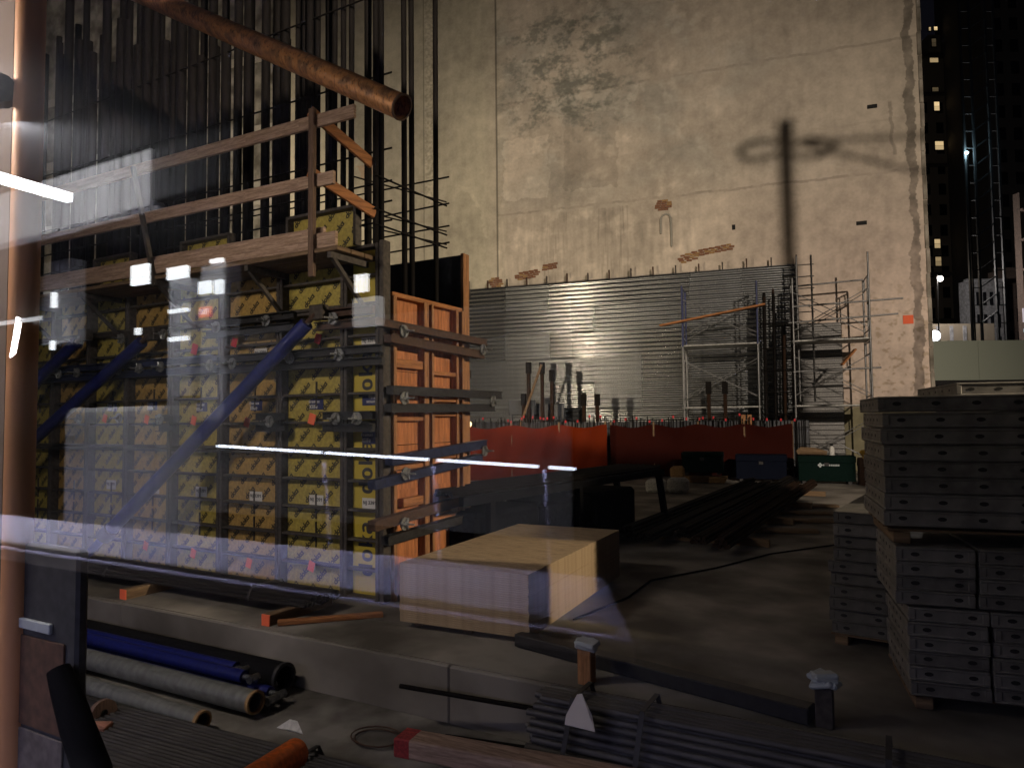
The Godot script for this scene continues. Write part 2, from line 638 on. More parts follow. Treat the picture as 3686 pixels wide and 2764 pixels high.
	var wl := mat("plaster", Color(1, 1, 1), 0.95)
	wl.albedo_texture = tex.wall
	var gl := mat("pane_glass", Color(1, 1, 1), 0.0)
	gl.transparency = BaseMaterial3D.TRANSPARENCY_ALPHA
	gl.albedo_color = Color(0.9, 0.95, 0.95, 0.0)


func setting() -> void:
	XF = Transform3D()
	# the ground of the site and the street beyond, one sheet with the pit left out, then the pit
	off = Vector3.ZERO
	XF = SF
	var st := mb()
	box(st, Vector3(0, -0.35, 154.52), Vector3(600, 0.7, 300))
	solo("ground", st, mats.concrete, "grey concrete ground slab of the site", "ground", "", "structure")
	st = mb()
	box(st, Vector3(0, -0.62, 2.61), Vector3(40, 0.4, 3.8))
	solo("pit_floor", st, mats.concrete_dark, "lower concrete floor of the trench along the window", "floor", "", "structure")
	# the old kerb of the slab: a worn concrete upstand face just proud of the slab
	st = mb()
	var seg := 5
	for i in seg:
		var x0 := -9.0 + 20.0 * i / seg
		var x1 := x0 + 20.0 / seg - 0.004
		box(st, Vector3((x0 + x1) * 0.5, -0.213 - 0.004 * rng.randf(), 4.49 - 0.004 * rng.randf()), Vector3(x1 - x0, 0.43, 0.05), 0.012)
	solo("slab_edge_wall", st, mats.concrete, "worn grey concrete step at the edge of the slab", "wall", "", "structure")


func party_wall() -> void:
	XF = WF
	var t := thing("building", "tall blank plastered side wall of a building, beige with mildew stains", "building", Vector3(-9, 0, 0))
	var st := mb()
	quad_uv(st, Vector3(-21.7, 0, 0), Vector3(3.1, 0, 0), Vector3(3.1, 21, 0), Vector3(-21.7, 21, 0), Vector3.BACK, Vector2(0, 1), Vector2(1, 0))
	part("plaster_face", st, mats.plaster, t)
	st = mb()
	box(st, Vector3(-9.3, 17, -3.01), Vector3(24.79, 34, 6))
	part("wall", st, mat("plaster_plain", Color(0.42, 0.38, 0.32), 0.95, 0.0, tex.blot, 0.2), t)
	st = mb()
	box(st, Vector3(-9.3, 27.55, 0.0), Vector3(24.7, 13.0, 0.012))
	part("upper_plaster", st, mats.plaster_plain, t)
	# patches of bare brick, each an uneven cluster of bricks that stand out of the plaster
	for p in [[-5.38, 9.6, 0.5, 0.34, 0.0], [-3.6, 7.8, 1.5, 0.24, 0.12], [-4.5, 7.62, 0.7, 0.26, 0.25], [-11.9, 7.25, 0.55, 0.4, 0.0], [-10.6, 7.45, 0.9, 0.3, 0.1], [-9.7, 7.7, 0.6, 0.24, 0.1]]:
		var holder := Node3D.new()
		holder.name = "brick_patch"
		t.add_child(holder, true)
		var rows := int(ceil(p[3] / 0.08))
		for rw in rows:
			var half: float = p[2] * 0.5 * sqrt(maxf(0.15, 1.0 - pow((rw - rows * 0.5 + 0.5) / (rows * 0.5 + 0.3), 2.0))) * rng.randf_range(0.8, 1.1)
			var x: float = p[0] - half
			while x < p[0] + half:
				var l := rng.randf_range(0.16, 0.23)
				st = mb()
				box(st, Vector3(x + l * 0.5, p[1] + (rw - rows * 0.5) * 0.08 + p[4] * (x - p[0]), 0.008), Vector3(l - 0.012, 0.066, 0.05 + 0.03 * rng.randf()), 0.008)
				part("brick", st, [mats.brick, mats.tan][int(rng.randf() * 1.35)], holder)
				x += l
	st = mb()
	tube(st, [Vector3(-5.42, 8.5, 0.05), Vector3(-5.42, 9.05, 0.05), Vector3(-5.36, 9.17, 0.05), Vector3(-5.24, 9.21, 0.05), Vector3(-5.12, 9.17, 0.05), Vector3(-5.06, 9.05, 0.05), Vector3(-5.05, 8.0, 0.05)], 0.035, 6)
	part("old_pipe", st, mat("old_pipe", Color(0.3, 0.29, 0.25), 0.9), t)
	for v in [[1.6, 12.12, 0.3, 0.13], [1.16, 8.23, 0.32, 0.13], [-2.9, 8.5, 0.11, 0.18]]:
		st = mb()
		box(st, Vector3(v[0], v[1], 0.006), Vector3(v[2], v[3], 0.014))
		part("vent_hole", st, mats.hole, t)
	st = mb()
	for i in 26:
		var y := 0.4 + i * 0.8
		box(st, Vector3(3.03 + 0.03 * rng.randf(), y, 0.0), Vector3(0.12, 0.79, 0.05 + 0.05 * rng.randf()), 0.02)
	part("corner_trim", st, mats.plaster_plain, t)
	off = Vector3(2.42, 4.93, 0.015)
	st = mb()
	box(st, off, Vector3(0.3, 0.28, 0.02), 0.004)
	solo("target_plate", st, mats.orange_paint, "bright orange square survey target on the plaster wall", "target")
	# the darker building that closes the site on the left
	t = thing("building", "dark grey concrete building behind the tall rebars at the left", "building", Vector3(-32, 0, 0))
	st = mb()
	box(st, Vector3(-46.8, 17, -3.5), Vector3(50, 34, 5.6))
	part("wall", st, mats.neighbour, t)
	for i in 5:
		st = mb()
		box(st, Vector3(-30.0, 5.2 + i * 3.4, -0.66), Vector3(16, 0.35, 0.12))
		part("floor_band", st, mat("neighbour_band", Color(0.36, 0.34, 0.3), 0.95), t)


func hoarding() -> void:
	XF = WF
	var t := thing("corrugated_fence", "shiny corrugated metal sheet fence below the plaster wall", "fence", Vector3(-7, 0, 0.4))
	var sheet := func(st: SurfaceTool, w: float, h: float) -> void:
		var step := h / 24.0
		var rows := 24
		for i in rows:
			var z := func(k: int) -> float: return [-0.028, 0.0, 0.028, 0.0][(k + 4) % 4]
			var y0 := -h * 0.5 + i * step
			var n0 := Vector3(0, -(z.call(i + 1) - z.call(i - 1)) / (2.0 * step), 1).normalized()
			var n1 := Vector3(0, -(z.call(i + 2) - z.call(i)) / (2.0 * step), 1).normalized()
			var a := Vector3(-w * 0.5, y0, z.call(i))
			var b := Vector3(w * 0.5, y0, z.call(i))
			var c := Vector3(w * 0.5, y0 + step, z.call(i + 1))
			var d := Vector3(-w * 0.5, y0 + step, z.call(i + 1))
			for q in [[a, n0], [c, n1], [b, n0], [a, n0], [d, n1], [c, n1]]:
				sm(st, q[0], q[1])
	var full := shared("sheet", func(st): sheet.call(st, 1.78, 0.96))
	var rng2 := RandomNumberGenerator.new()
	rng2.seed = 5
	for c in 7:
		for rw in 7:
			var m = [mats.galv, mats.galv, mats.galv_dull, mats.galv_bright][rng2.randi() % 4]
			if c < 2 and rw in [3, 2, 1]:
				m = mats.galv_dull
			var b := Basis.from_euler(Vector3(rng2.randf_range(-0.02, 0.02), rng2.randf_range(-0.012, 0.012), rng2.randf_range(-0.003, 0.003)))
			inst("sheet", full, m, t, Vector3(-12.2 + c * 1.73, 0.75 + rw * 0.95 + 0.03 * c / 6.0, 0.4 + 0.004 * rng2.randf() + 0.003 * (rw % 2) + 0.006 * (c % 2)), b)
	var low := shared("sheet_low", func(st): sheet.call(st, 1.36, 0.96))
	for rw in 5:
		var b := Basis.from_euler(Vector3(rng2.randf_range(-0.012, 0.012), rng2.randf_range(-0.02, 0.02), 0.0))
		inst("sheet", low, mats.galv_old, t, Vector3(-0.28, 0.72 + rw * 0.93, 0.38 + 0.003 * (rw % 2)), b)
	for i in 16:
		var x := -12.9 + i * 0.8
		var st := mb()
		box(st, Vector3(x, 3.6, 0.3), Vector3(0.05, 7.25 + 0.12 * rng2.randf(), 0.07))
		part("post", st, mats.waler_rust if i % 2 else mats.steel_frame, t)


func nut_mesh() -> Mesh:
	# a wing nut with its plate: a flat ring plate, a hub and three wings; faces -z
	return shared("nut", func(st):
		tube(st, [Vector3(0, 0, 0), Vector3(0, 0, -0.014)], 0.066, 12)
		tube(st, [Vector3(0, 0, -0.01), Vector3(0, 0, -0.055)], [0.026, 0.02], 8)
		for k in 3:
			var a := TAU * k / 3.0 + 0.4
			box(st, Vector3(cos(a) * 0.04, sin(a) * 0.04, -0.03), Vector3(0.05, 0.02, 0.024), 0.006, Basis(Vector3.BACK, a))
		tube(st, [Vector3(0, 0, -0.05), Vector3(0, 0, -0.13)], 0.009, 6))


func wall_form() -> void:
	XF = SF
	var t := thing("wall_form", "long wall form of yellow printed panels in dark steel frames", "formwork", Vector3(8.2, 0, 5.6))
	var xs := [4.59, 5.06, 6.0, 6.96, 7.87, 8.76, 9.61, 10.47, 11.4, 12.35]
	var face_of := ["face_plain", "face_yellow", "face_amber", "face_yellow", "face_amber", "face_yellow", "face_amber", "face_yellow", "face_amber"]
	var hs := [0.02, 1.52, 3.02, 3.66]
	for c in 9:
		var x0: float = xs[c] + 0.004
		var x1: float = xs[c + 1] - 0.004
		for rw in 3:
			var h0: float = hs[rw] + 0.003
			var h1: float = hs[rw + 1] - 0.003
			var holder := Node3D.new()
			holder.name = "form_panel"
			t.add_child(holder, true)
			var st := mb()
			# the sheet faces the window, -z: seen from there x grows to the left
			var sh := rng.randf()
			quad_uv(st, Vector3(x1, h0, 5.70), Vector3(x0, h0, 5.70), Vector3(x0, h1, 5.70), Vector3(x1, h1, 5.70), Vector3.FORWARD, Vector2(sh, h1 * 2.0), Vector2(sh + (x1 - x0) * 2.0, h0 * 2.0))
			box(st, Vector3((x0 + x1) * 0.5, (h0 + h1) * 0.5, 5.712), Vector3(x1 - x0 - 0.02, h1 - h0 - 0.02, 0.02))
			part("facing", st, mats[face_of[c]], holder)
			st = mb()
			for x in [x0 + 0.022, x1 - 0.022]:
				box(st, Vector3(x, (h0 + h1) * 0.5, 5.645), Vector3(0.044, h1 - h0, 0.106), 0.006)
			for y in [h0 + 0.018, h1 - 0.018]:
				box(st, Vector3((x0 + x1) * 0.5, y, 5.645), Vector3(x1 - x0 - 0.09, 0.034, 0.104), 0.005)
			part("frame", st, mats.steel_frame, holder)
			var n := 4 if rw < 2 else 1
			for k in n:
				st = mb()
				var y := h0 + (h1 - h0) * (k + 1.0) / (n + 1.0)
				box(st, Vector3((x0 + x1) * 0.5, y, 5.652), Vector3(x1 - x0 - 0.09, 0.028, 0.09), 0.004)
				part("cross_bar", st, mats.steel_frame, holder)
			if c > 0 and rw < 2:
				st = mb()
				for q in ([0.62, 0.92] if rw == 0 else [2.13]):
					box(st, Vector3((x0 + x1) * 0.5, q, 5.69), Vector3(0.014, 0.27, 0.016))
				part("stiffener", st, mats.steel_frame, holder)
	# stickers
	var rb := Basis(Vector3(-1, 0, 0), Vector3.UP, Vector3(0, 0, -1))
	var flip := Basis(Vector3(1, 0, 0), Vector3(0, -1, 0), Vector3(0, 0, -1))
	for p in [[5.53, 2.02, rb, 0.19, 0.115], [4.79, 2.06, flip, 0.2, 0.13], [4.79, 1.66, rb, 0.2, 0.13], [6.46, 2.02, rb, 0.18, 0.11], [7.4, 2.02, rb, 0.18, 0.11], [8.35, 2.05, rb, 0.18, 0.11], [9.2, 2.05, rb, 0.18, 0.11]]:
		var st := mb()
		box(st, Vector3(p[0], p[1], 5.696), Vector3(p[3], p[4], 0.004))
		var l := part("sticker", st, mats.label_blue, t)
		var dx: float = -p[2].x.x
		var up: float = p[2].y.y
		text("lettering", "Framax", 0.044, mats.label_white, l, Vector3(p[0] + dx * 0.035, p[1] + up * 0.03, 5.6925), p[2])
		text("lettering", "Xlife", 0.056, mats.label_white, l, Vector3(p[0] + dx * 0.045, p[1] - up * 0.026, 5.6925), p[2])
	for p in [[5.53, 0.98], [4.79, 0.98], [6.46, 0.98], [7.4, 1.0], [8.3, 1.0], [9.2, 1.02], [6.4, 2.62], [7.36, 2.6], [8.3, 2.6], [4.8, 2.66]]:
		var st := mb()
		box(st, Vector3(p[0], p[1], 5.696), Vector3(0.2, 0.12, 0.004))
		var l := part("white_sticker", st, mats.label_white, t)
		text("lettering", "NJ 3391", 0.05, mats.ink, l, Vector3(p[0], p[1] + 0.012, 5.6925), rb)
	# the large lettering that runs up the narrow corner panel
	var up_b := Basis(Vector3(0, 1, 0), Vector3(1, 0, 0), Vector3(0, 0, -1))
	for y in [0.52, 1.36, 2.28]:
		text("big_lettering", "doka", 0.24, mats.ink, t, Vector3(4.84, y, 5.697), up_b)
	# walers: pairs of channels with a gap, and wing nuts on their ties
	var ch := func(st: SurfaceTool, a: Vector3, b: Vector3, hgt: float) -> void:
		for s in [-1.0, 1.0]:
			var d := Vector3(0, s * 0.062, 0)
			bar(st, a + d, b + d, 0.05, hgt, Vector3.UP, 0.006)
			for f in [-1.0, 1.0]:
				var g := Vector3(0, s * 0.062 + f * (hgt * 0.5 - 0.006), -0.045)
				bar(st, a + g, b + g, 0.05, 0.012)
	for w in [[4.5, 6.9, 2.5, "waler_dark"], [6.95, 9.05, 2.52, "waler_blue"], [9.1, 11.2, 2.52, "waler_blue"], [5.72, 7.15, 2.93, "waler_dark"], [4.62, 5.38, 2.9, "waler_rust"], [5.85, 6.3, 1.83, "waler_dark"], [4.62, 5.3, 1.83, "waler_dark"], [7.72, 8.0, 1.83, "waler_dark"]]:
		var st := mb()
		var y: float = w[2]
		ch.call(st, Vector3(w[0], y, 5.56), Vector3(w[1], y, 5.56), 0.085)
		part("waler", st, mats[w[3]], t)
	for p in [[5.02, 2.52], [5.72, 2.52], [6.62, 2.5], [7.0, 2.5], [7.9, 2.52], [8.32, 2.52], [8.75, 2.52], [9.66, 2.52], [10.1, 2.52], [5.1, 2.9], [6.08, 2.95], [6.9, 2.94], [5.06, 1.86], [6.02, 1.84], [4.78, 1.86], [7.9, 1.88], [8.72, 1.9], [9.6, 1.9], [7.86, 2.92], [8.7, 2.92], [9.6, 2.9]]:
		inst("wing_nut", nut_mesh(), mats.nut, t, Vector3(p[0], p[1], 5.49), Basis(Vector3.BACK, rng.randf() * 2.0))
	for p in [[5.5, 1.86, 0.055], [6.5, 1.83, 0.05], [7.42, 1.86, 0.05], [8.32, 1.88, 0.05], [9.2, 1.9, 0.05], [7.42, 2.72, 0.06], [6.72, 2.76, 0.05], [5.42, 2.72, 0.05], [7.4, 0.28, 0.05], [6.45, 0.25, 0.05], [8.3, 0.3, 0.05], [5.5, 0.3, 0.05]]:
		var st := mb()
		box(st, Vector3(p[0], p[1], 5.594), Vector3(p[2] * 1.7, p[2] * 2.1, 0.006), 0.0, Basis(Vector3.BACK, 0.3))
		part("paint_mark", st, mats.orange_paint if p[1] < 2.5 else mats.red_paint, t)
	# ledge brackets and the dark boards of the working platform above
	for x in [4.75, 5.9, 7.4, 8.9, 10.4]:
		var st := mb()
		bar(st, Vector3(x, 3.44, 5.6), Vector3(x, 3.44, 5.05), 0.05, 0.06)
		bar(st, Vector3(x, 2.98, 5.58), Vector3(x, 3.42, 5.1), 0.04, 0.04)
		part("bracket", st, mats.steel_frame, t)
	for k in 3:
		var st := mb()
		box(st, Vector3(7.9, 3.5, 5.15 + k * 0.2), Vector3(6.5, 0.045, 0.195), 0.006)
		part("plank", st, mats.plank, t)
	# upright panel heads that stand above the platform
	for p in [[5.42, 0.98, 4.1], [7.3, 0.86, 4.06], [9.15, 0.8, 4.06]]:
		var st := mb()
		quad_uv(st, Vector3(p[0] + p[1] * 0.5, 3.68, 5.7), Vector3(p[0] - p[1] * 0.5, 3.68, 5.7), Vector3(p[0] - p[1] * 0.5, p[2], 5.7), Vector3(p[0] + p[1] * 0.5, p[2], 5.7), Vector3.FORWARD, Vector2(0, 0.8), Vector2(p[1] * 2.0, 0))
		var hd := part("panel_head", st, mats.face_yellow, t)
		st = mb()
		for s in [-1.0, 1.0]:
			box(st, Vector3(p[0] + s * p[1] * 0.5, (p[2] + 3.68) * 0.5, 5.66), Vector3(0.04, p[2] - 3.68, 0.1), 0.005)
		box(st, Vector3(p[0], p[2], 5.66), Vector3(p[1] + 0.04, 0.035, 0.1), 0.005)
		box(st, Vector3(p[0], (p[2] + 3.68) * 0.5, 5.72), Vector3(p[1] - 0.05, p[2] - 3.72, 0.02))
		part("head_frame", st, mats.steel_frame, hd)
	# the corner post
	var st2 := mb()
	box(st2, Vector3(4.555, 1.85, 5.65), Vector3(0.06, 3.66, 0.12), 0.008)
	part("corner_post", st2, mats.steel_frame, t)
	# the form on the far side of the wall
	t = thing("wall_form", "dark inner face of the far wall form with a raw timber edge", "formwork", Vector3(6.5, 0, 7.2))
	for k in 4:
		var st := mb()
		box(st, Vector3(5.29 + k * 1.32, 1.93, 7.24), Vector3(1.31, 3.86, 0.03))
		part("ply_sheet", st, mats.ply_dark, t)
	var st3 := mb()
	box(st3, Vector3(4.6, 1.93, 7.25), Vector3(0.045, 3.88, 0.13), 0.005)
	part("edge_timber", st3, mats.timber_up, t)
	for y in [0.6, 1.5, 2.4, 3.4]:
		st3 = mb()
		bar(st3, Vector3(4.62, y, 7.37), Vector3(9.8, y, 7.36), 0.1, 0.1, Vector3.UP, 0.008)
		part("waler", st3, mats.waler_dark, t)


func end_form() -> void:
	XF = SF
	var t := thing("end_form", "orange plywood end form braced with timber studs", "formwork", Vector3(4.58, 0, 6.4))
	# plywood sheets, each its own piece; the studs stand on their outer side, towards -x
	for k in 4:
		var y0 := 0.03 + k * 0.775
		for s in 2:
			var st := mb()
			box(st, Vector3(4.6 + 0.003 * s, y0 + 0.385, 6.0 + s * 0.66), Vector3(0.018, 0.768, 0.655))
			part("plywood_sheet", st, mats.ply_orange, t)
	for z in [[5.75, 0.05], [6.3, 0.085], [6.42, 0.04], [6.92, 0.05], [7.04, 0.04]]:
		var st := mb()
		box(st, Vector3(4.54, 1.57, z[0]), Vector3(0.09, 3.12, z[1]), 0.005)
		part("stud", st, mats.timber_up, t)
	for b in [[5.72, 7.05, 3.14, 0.05], [5.79, 6.25, 2.43, 0.09], [5.79, 6.25, 1.94, 0.04], [5.79, 6.25, 1.85, 0.04], [5.9, 6.25, 0.98, 0.09], [6.45, 6.94, 2.36, 0.045], [6.45, 6.94, 2.06, 0.04], [6.45, 6.94, 1.9, 0.045], [6.45, 6.94, 1.42, 0.05], [6.45, 6.94, 0.75, 0.05], [5.79, 6.25, 1.35, 0.045]]:
		var st := mb()
		box(st, Vector3(4.548, b[2], (b[0] + b[1]) * 0.5), Vector3(0.076, b[3], b[1] - b[0]), 0.005)
		part("rail", st, mats.timber_orange, t)
	for w in [[5.3, 7.42, 2.80, 2.78, "waler_rust", 0.075], [5.55, 7.36, 2.66, 2.62, "waler_rust", 0.09], [5.58, 7.78, 2.14, 2.14, "waler_dark", 0.09], [5.55, 7.6, 1.96, 1.98, "waler_dark", 0.09], [5.56, 7.4, 1.44, 1.54, "waler_blue", 0.1], [5.3, 7.3, 1.22, 1.38, "waler_blue", 0.09], [5.3, 7.2, 0.83, 0.93, "waler_rust", 0.1], [5.5, 6.9, 0.66, 0.7, "waler_dark", 0.09]]:
		var st := mb()
		bar(st, Vector3(4.44, w[2], w[0]), Vector3(4.44, w[3], w[1]), 0.1, w[5], Vector3.UP, 0.008)
		for s in [-1.0, 1.0]:
			bar(st, Vector3(4.405, w[2] + s * w[5] * 0.45, w[0]), Vector3(4.405, w[3] + s * w[5] * 0.45, w[1]), 0.05, 0.01)
		part("waler", st, mats[w[4]], t)
	for p in [[2.74, 5.72], [2.06, 5.72], [1.3, 5.74], [0.8, 5.72], [2.68, 7.28], [2.06, 7.5], [1.46, 7.3]]:
		inst("wing_nut", nut_mesh(), mats.nut, t, Vector3(4.37, p[0], p[1]), Basis(Vector3.UP, PI / 2) * Basis(Vector3.BACK, rng.randf() * 2.0))


func cage() -> void:
	XF = SF
	var t := thing("rebar_cage", "tall cage of dark vertical reinforcing bars rising from the forms", "rebar", Vector3(8, 0, 6.4))
	var list := []
	# the bars at the near end, then those of the left in two mats
	for x in [5.99, 5.78, 5.52, 5.39, 5.28]:
		list.append([x, 5.95, 11.0, 0.033])
	list.append([6.107, 5.95, 11.0, 0.03])
	list.append([5.844, 5.9, 7.15, 0.042])
	list.append([5.014, 5.93, 11.0, 0.042])
	for z in [5.76, 5.86, 6.27, 6.41, 6.87]:
		list.append([4.77, z, 11.0, 0.033])
	for p in [[11.5, 7.6], [11.1, 7.5], [10.9, 10.0], [10.6, 7.6], [10.24, 7.3], [9.95, 11.0], [9.7, 7.0], [9.55, 7.5], [9.33, 7.5], [9.14, 7.1], [8.95, 9.5], [8.75, 11.0], [8.53, 7.0], [8.25, 7.35], [8.0, 7.1], [7.82, 6.6], [7.6, 11.0], [7.33, 6.8], [7.1, 11.0], [6.9, 7.4], [6.66, 11.0], [6.45, 11.0], [6.3, 8.2]]:
		list.append([p[0], 5.95 + rng.randf_range(-0.03, 0.03), p[1], 0.05 + 0.016 * rng.randf()])
	for k in 24:
		list.append([6.6 + k * 0.26 + rng.randf_range(-0.05, 0.05), 7.03, [11.0, 8.0, 8.6, 7.6, 11.0, 9.2][k % 6] + rng.randf_range(-0.4, 0.3), 0.055])
	for k in 14:
		list.append([6.9 + k * 0.42 + rng.randf_range(-0.08, 0.08), 6.45 + rng.randf_range(-0.2, 0.2), rng.randf_range(7.0, 8.6), 0.046])
	for p in list:
		rod_at("bar", Vector3(p[0], 0.1, p[1]), Vector3(p[0] + rng.randf_range(-0.015, 0.015), p[2], p[1] + rng.randf_range(-0.015, 0.015)), p[3], mats.rebar, t)
	for y in [3.95, 4.18, 4.42, 4.78, 5.6, 6.5]:
		for z in [5.9, 7.0]:
			if y > 5.0 and z > 6.0:
				continue
			rod_at("tie", Vector3(4.66, y + rng.randf_range(-0.03, 0.03), z), Vector3(11.6, y + rng.randf_range(-0.1, 0.1), z + 0.02), 0.011, mats.rebar, t, 5)
	for y in [3.9, 4.06, 4.42]:
		rod_at("tie", Vector3(4.73, y, 5.7), Vector3(4.73, y + 0.02, 7.05), 0.011, mats.rebar, t, 5)
		rod_at("tie", Vector3(5.1, y + 0.07, 5.8), Vector3(4.7, y + 0.05, 7.0), 0.009, mats.rebar, t, 5)


func guard_rail() -> void:
	XF = SF
	var t := thing("guard_rail", "timber guard rail of two long rails and posts above the form", "guard rail", Vector3(7.5, 3.7, 5.2))
	var z := 5.1
	for p in [["rail", 4.47, 10.9, 4.81, 0.13], ["rail", 4.73, 10.9, 4.21, 0.13], ["toe_board", 4.7, 10.9, 3.6, 0.15]]:
		var st := mb()
		bar(st, Vector3(p[1], p[3], z), Vector3(p[2], p[3] + 0.06, z), 0.038, p[4], Vector3.UP, 0.004)
		part(p[0], st, mats.timber, t)
	var st2 := mb()
	bar(st2, Vector3(4.9, 3.71, z + 0.05), Vector3(10.9, 3.75, z + 0.05), 0.04, 0.09, Vector3.UP, 0.004)
	part("toe_board", st2, mats.timber, t)
	for p in [[4.98, 3.25, 4.93, 0.07], [7.85, 3.4, 4.87, 0.05], [10.2, 3.4, 4.9, 0.05]]:
		var st := mb()
		bar(st, Vector3(p[0] - (0.45 if p[0] > 7 and p[0] < 8 else 0.0), p[1], z - 0.045), Vector3(p[0], p[2], z - 0.045), p[3], 0.045, Vector3.BACK, 0.004)
		part("post", st, mats.steel_frame if p[0] > 7 else mat("post_wood", Color(0.17, 0.11, 0.075), 0.85, 0.0, wood_tex(true), 1.3), t)
	for p in [[5.04, 4.93, 4.8, 4.56], [5.05, 4.32, 4.76, 4.02]]:
		var st := mb()
		bar(st, Vector3(p[0], p[1], 5.08), Vector3(p[2], p[3], 5.75), 0.04, 0.11, Vector3.UP, 0.004)
		part("return_rail", st, mats.timber_orange, t)


func props() -> void:
	XF = SF
	var spec := [
		[Vector3(5.3, 2.94, 5.42), Vector3(8.7, 0.06, 4.9), "blue steel push-pull prop nearest the corner of the yellow form"],
		[Vector3(8.06, 2.9, 5.42), Vector3(12.6, 0.06, 4.9), "blue steel push-pull prop on the middle of the yellow form"],
		[Vector3(9.46, 2.98, 5.42), Vector3(13.4, 0.5, 5.0), "dark blue prop at the far left of the yellow form, partly hidden"]]
	for s in spec:
		var a: Vector3 = s[0]
		var b: Vector3 = s[1]
		var d := (b - a).normalized()
		var t := thing("push_pull_prop", s[2], "prop", b, "blue push-pull props against the form")
		var st := mb()
		tube(st, [a + d * 0.12, b - d * 0.75], 0.075, 12)
		part("tube", st, mats.blue_paint, t)
		st = mb()
		tube(st, [b - d * 0.78, b - d * 0.08], 0.045, 10)
		part("inner_tube", st, mats.blue_paint_light, t)
		st = mb()
		tube(st, [b - d * 0.86, b - d * 0.7], 0.092, 12)
		part("collar", st, mats.waler_dark, t)
		st = mb()
		tube(st, [a - d * 0.02, a + d * 0.15], 0.03, 8)
		part("spindle", st, mats.waler_rust, t)
		st = mb()
		box(st, a + Vector3(-0.03, 0.03, 0.03), Vector3(0.2, 0.16, 0.1), 0.01)
		part("head_bracket", st, mats.steel_frame, t)
		st = mb()
		box(st, b + Vector3(0, -0.03, 0), Vector3(0.22, 0.06, 0.18), 0.01)
		part("foot_plate", st, mats.steel_frame, t)


func strut_pipe() -> void:
	XF = SF
	var a := Vector3(3.53, 4.44, 4.6)
	var b := Vector3(9.4, 7.86, 4.6)
	var t := thing("strut_pipe", "thick rusty copper-brown steel pipe crossing the top left corner", "pipe", (a + b) * 0.5)
	var d := (b - a).normalized()
	var st := mb()
	tube(st, [a, b], 0.107, 24, true, 0.9)
	var o := part("tube", st, mats.rust_pipe, t)
	st = mb()
	tube(st, [a + d * 0.004, a - d * 0.012], 0.112, 24, true, 0.86)
	part("end_ring", st, mats.waler_rust, o)


func plywood() -> void:
	var yaw := -0.447
	XF = Transform3D(Basis(Vector3.UP, yaw), Vector3(0.09, 0, -7.19))
	for k in 3:
		off = Vector3(-0.5 + 0.5 * k, 0.03, 0)
		var st := mb()
		box(st, off, Vector3(0.09, 0.06, 2.3), 0.006)
		solo("timber_bearer", st, mats.plank, ["left", "middle", "right"][k] + " timber bearer under the plywood stack", "timber", "bearers under the plywood stack")
	var sheet := shared("ply", func(st): box(st, Vector3.ZERO, Vector3(1.26, 0.0181, 2.5), 0.001))
	var n := 28
	for k in n:
		var o := MeshInstance3D.new()
		o.name = "plywood_sheet"
		o.mesh = sheet
		o.material_override = mats.ply_edge
		o.transform = XF * Transform3D(Basis(Vector3.UP, rng.randf_range(-0.002, 0.002)), Vector3(rng.randf_range(-0.003, 0.003), 0.069 + k * 0.0183, rng.randf_range(-0.003, 0.003)))
		add_child(o, true)
		tag(o, "topmost pale plywood sheet, its whole face showing, on the stack on the slab" if k == n - 1 else "bottom plywood sheet lying on the bearers of the pale stack" if k == 0 else "pale plywood sheet inside the stack on the slab, only its edge showing", "plywood", "sheets of the plywood stack")


func heap_of_bars(called: String, label: String, cat: String, a: Vector3, b: Vector3, across: float, rows: int, r: float, m: Material, straps: Array, group := "") -> Node3D:
	# bars lying side by side in rows, from a to b (centre line of the lowest row), tied with straps
	var t := thing(called, label, cat, (a + b) * 0.5, group)
	var d := (b - a).normalized()
	var side := d.cross(Vector3.UP).normalized()
	var n := int(across / (r * 2.15))
	for rw in rows:
		for k in n - rw:
			var s := (k - (n - rw - 1) * 0.5) * r * 2.15 + rng.randf_range(-0.2, 0.2) * r
			var sh := rng.randf_range(-0.05, 0.05)
			var up := Vector3.UP * (rw * r * 1.85 + rng.randf_range(0.0, 0.25) * r)
			rod_at("bar", a + side * s + up + d * sh, b + side * (s + rng.randf_range(-0.4, 0.4) * r) + up + d * sh, r, m, t, 7)
	for q in straps:
		var c := a.lerp(b, q)
		var st := mb()
		var hw := across * 0.5 + r
		var hh := rows * r * 1.85 + r
		var ht := maxf(hw - rows * r * 1.07, r * 2.0) + r * 0.6
		var p := [c - side * (hw + r * 0.4) - Vector3.UP * r, c - side * (hw + r * 0.5) + Vector3.UP * r, c - side * ht + Vector3.UP * hh, c + side * ht + Vector3.UP * hh, c + side * (hw + r * 0.5) + Vector3.UP * r, c + side * (hw + r * 0.4) - Vector3.UP * r]
		for i in 5:
			bar(st, p[i], p[i + 1], 0.03, 0.006, side if absf((p[i + 1] - p[i]).normalized().y) > 0.6 else Vector3.UP)
		part("strap", st, mats.waler_dark, t)
	return t


func scrap(called: String, label: String, pts: Array, m: Material, c: Vector3) -> void:
	# a bent piece of paper or wrapping: a small folded sheet with some thickness
	off = c
	var st := mb()
	for i in range(1, pts.size() - 1):
		var a: Vector3 = c + pts[0]
		var b: Vector3 = c + pts[i]
		var d: Vector3 = c + pts[i + 1]
		var n := (b - a).cross(d - a).normalized() * 0.002
		tri(st, a + n, b + n, d + n, n)
		tri(st, a - n, b - n, d - n, -n)
		quad(st, b - n, d - n, d + n, b + n, (b + d) * 0.5 - a)
	quad(st, c + pts[0] - Vector3.UP * 0.002, c + pts[1] - Vector3.UP * 0.002, c + pts[1] + Vector3.UP * 0.002, c + pts[0] + Vector3.UP * 0.002, Vector3.FORWARD)
	solo(called, st, m, label, "scrap")


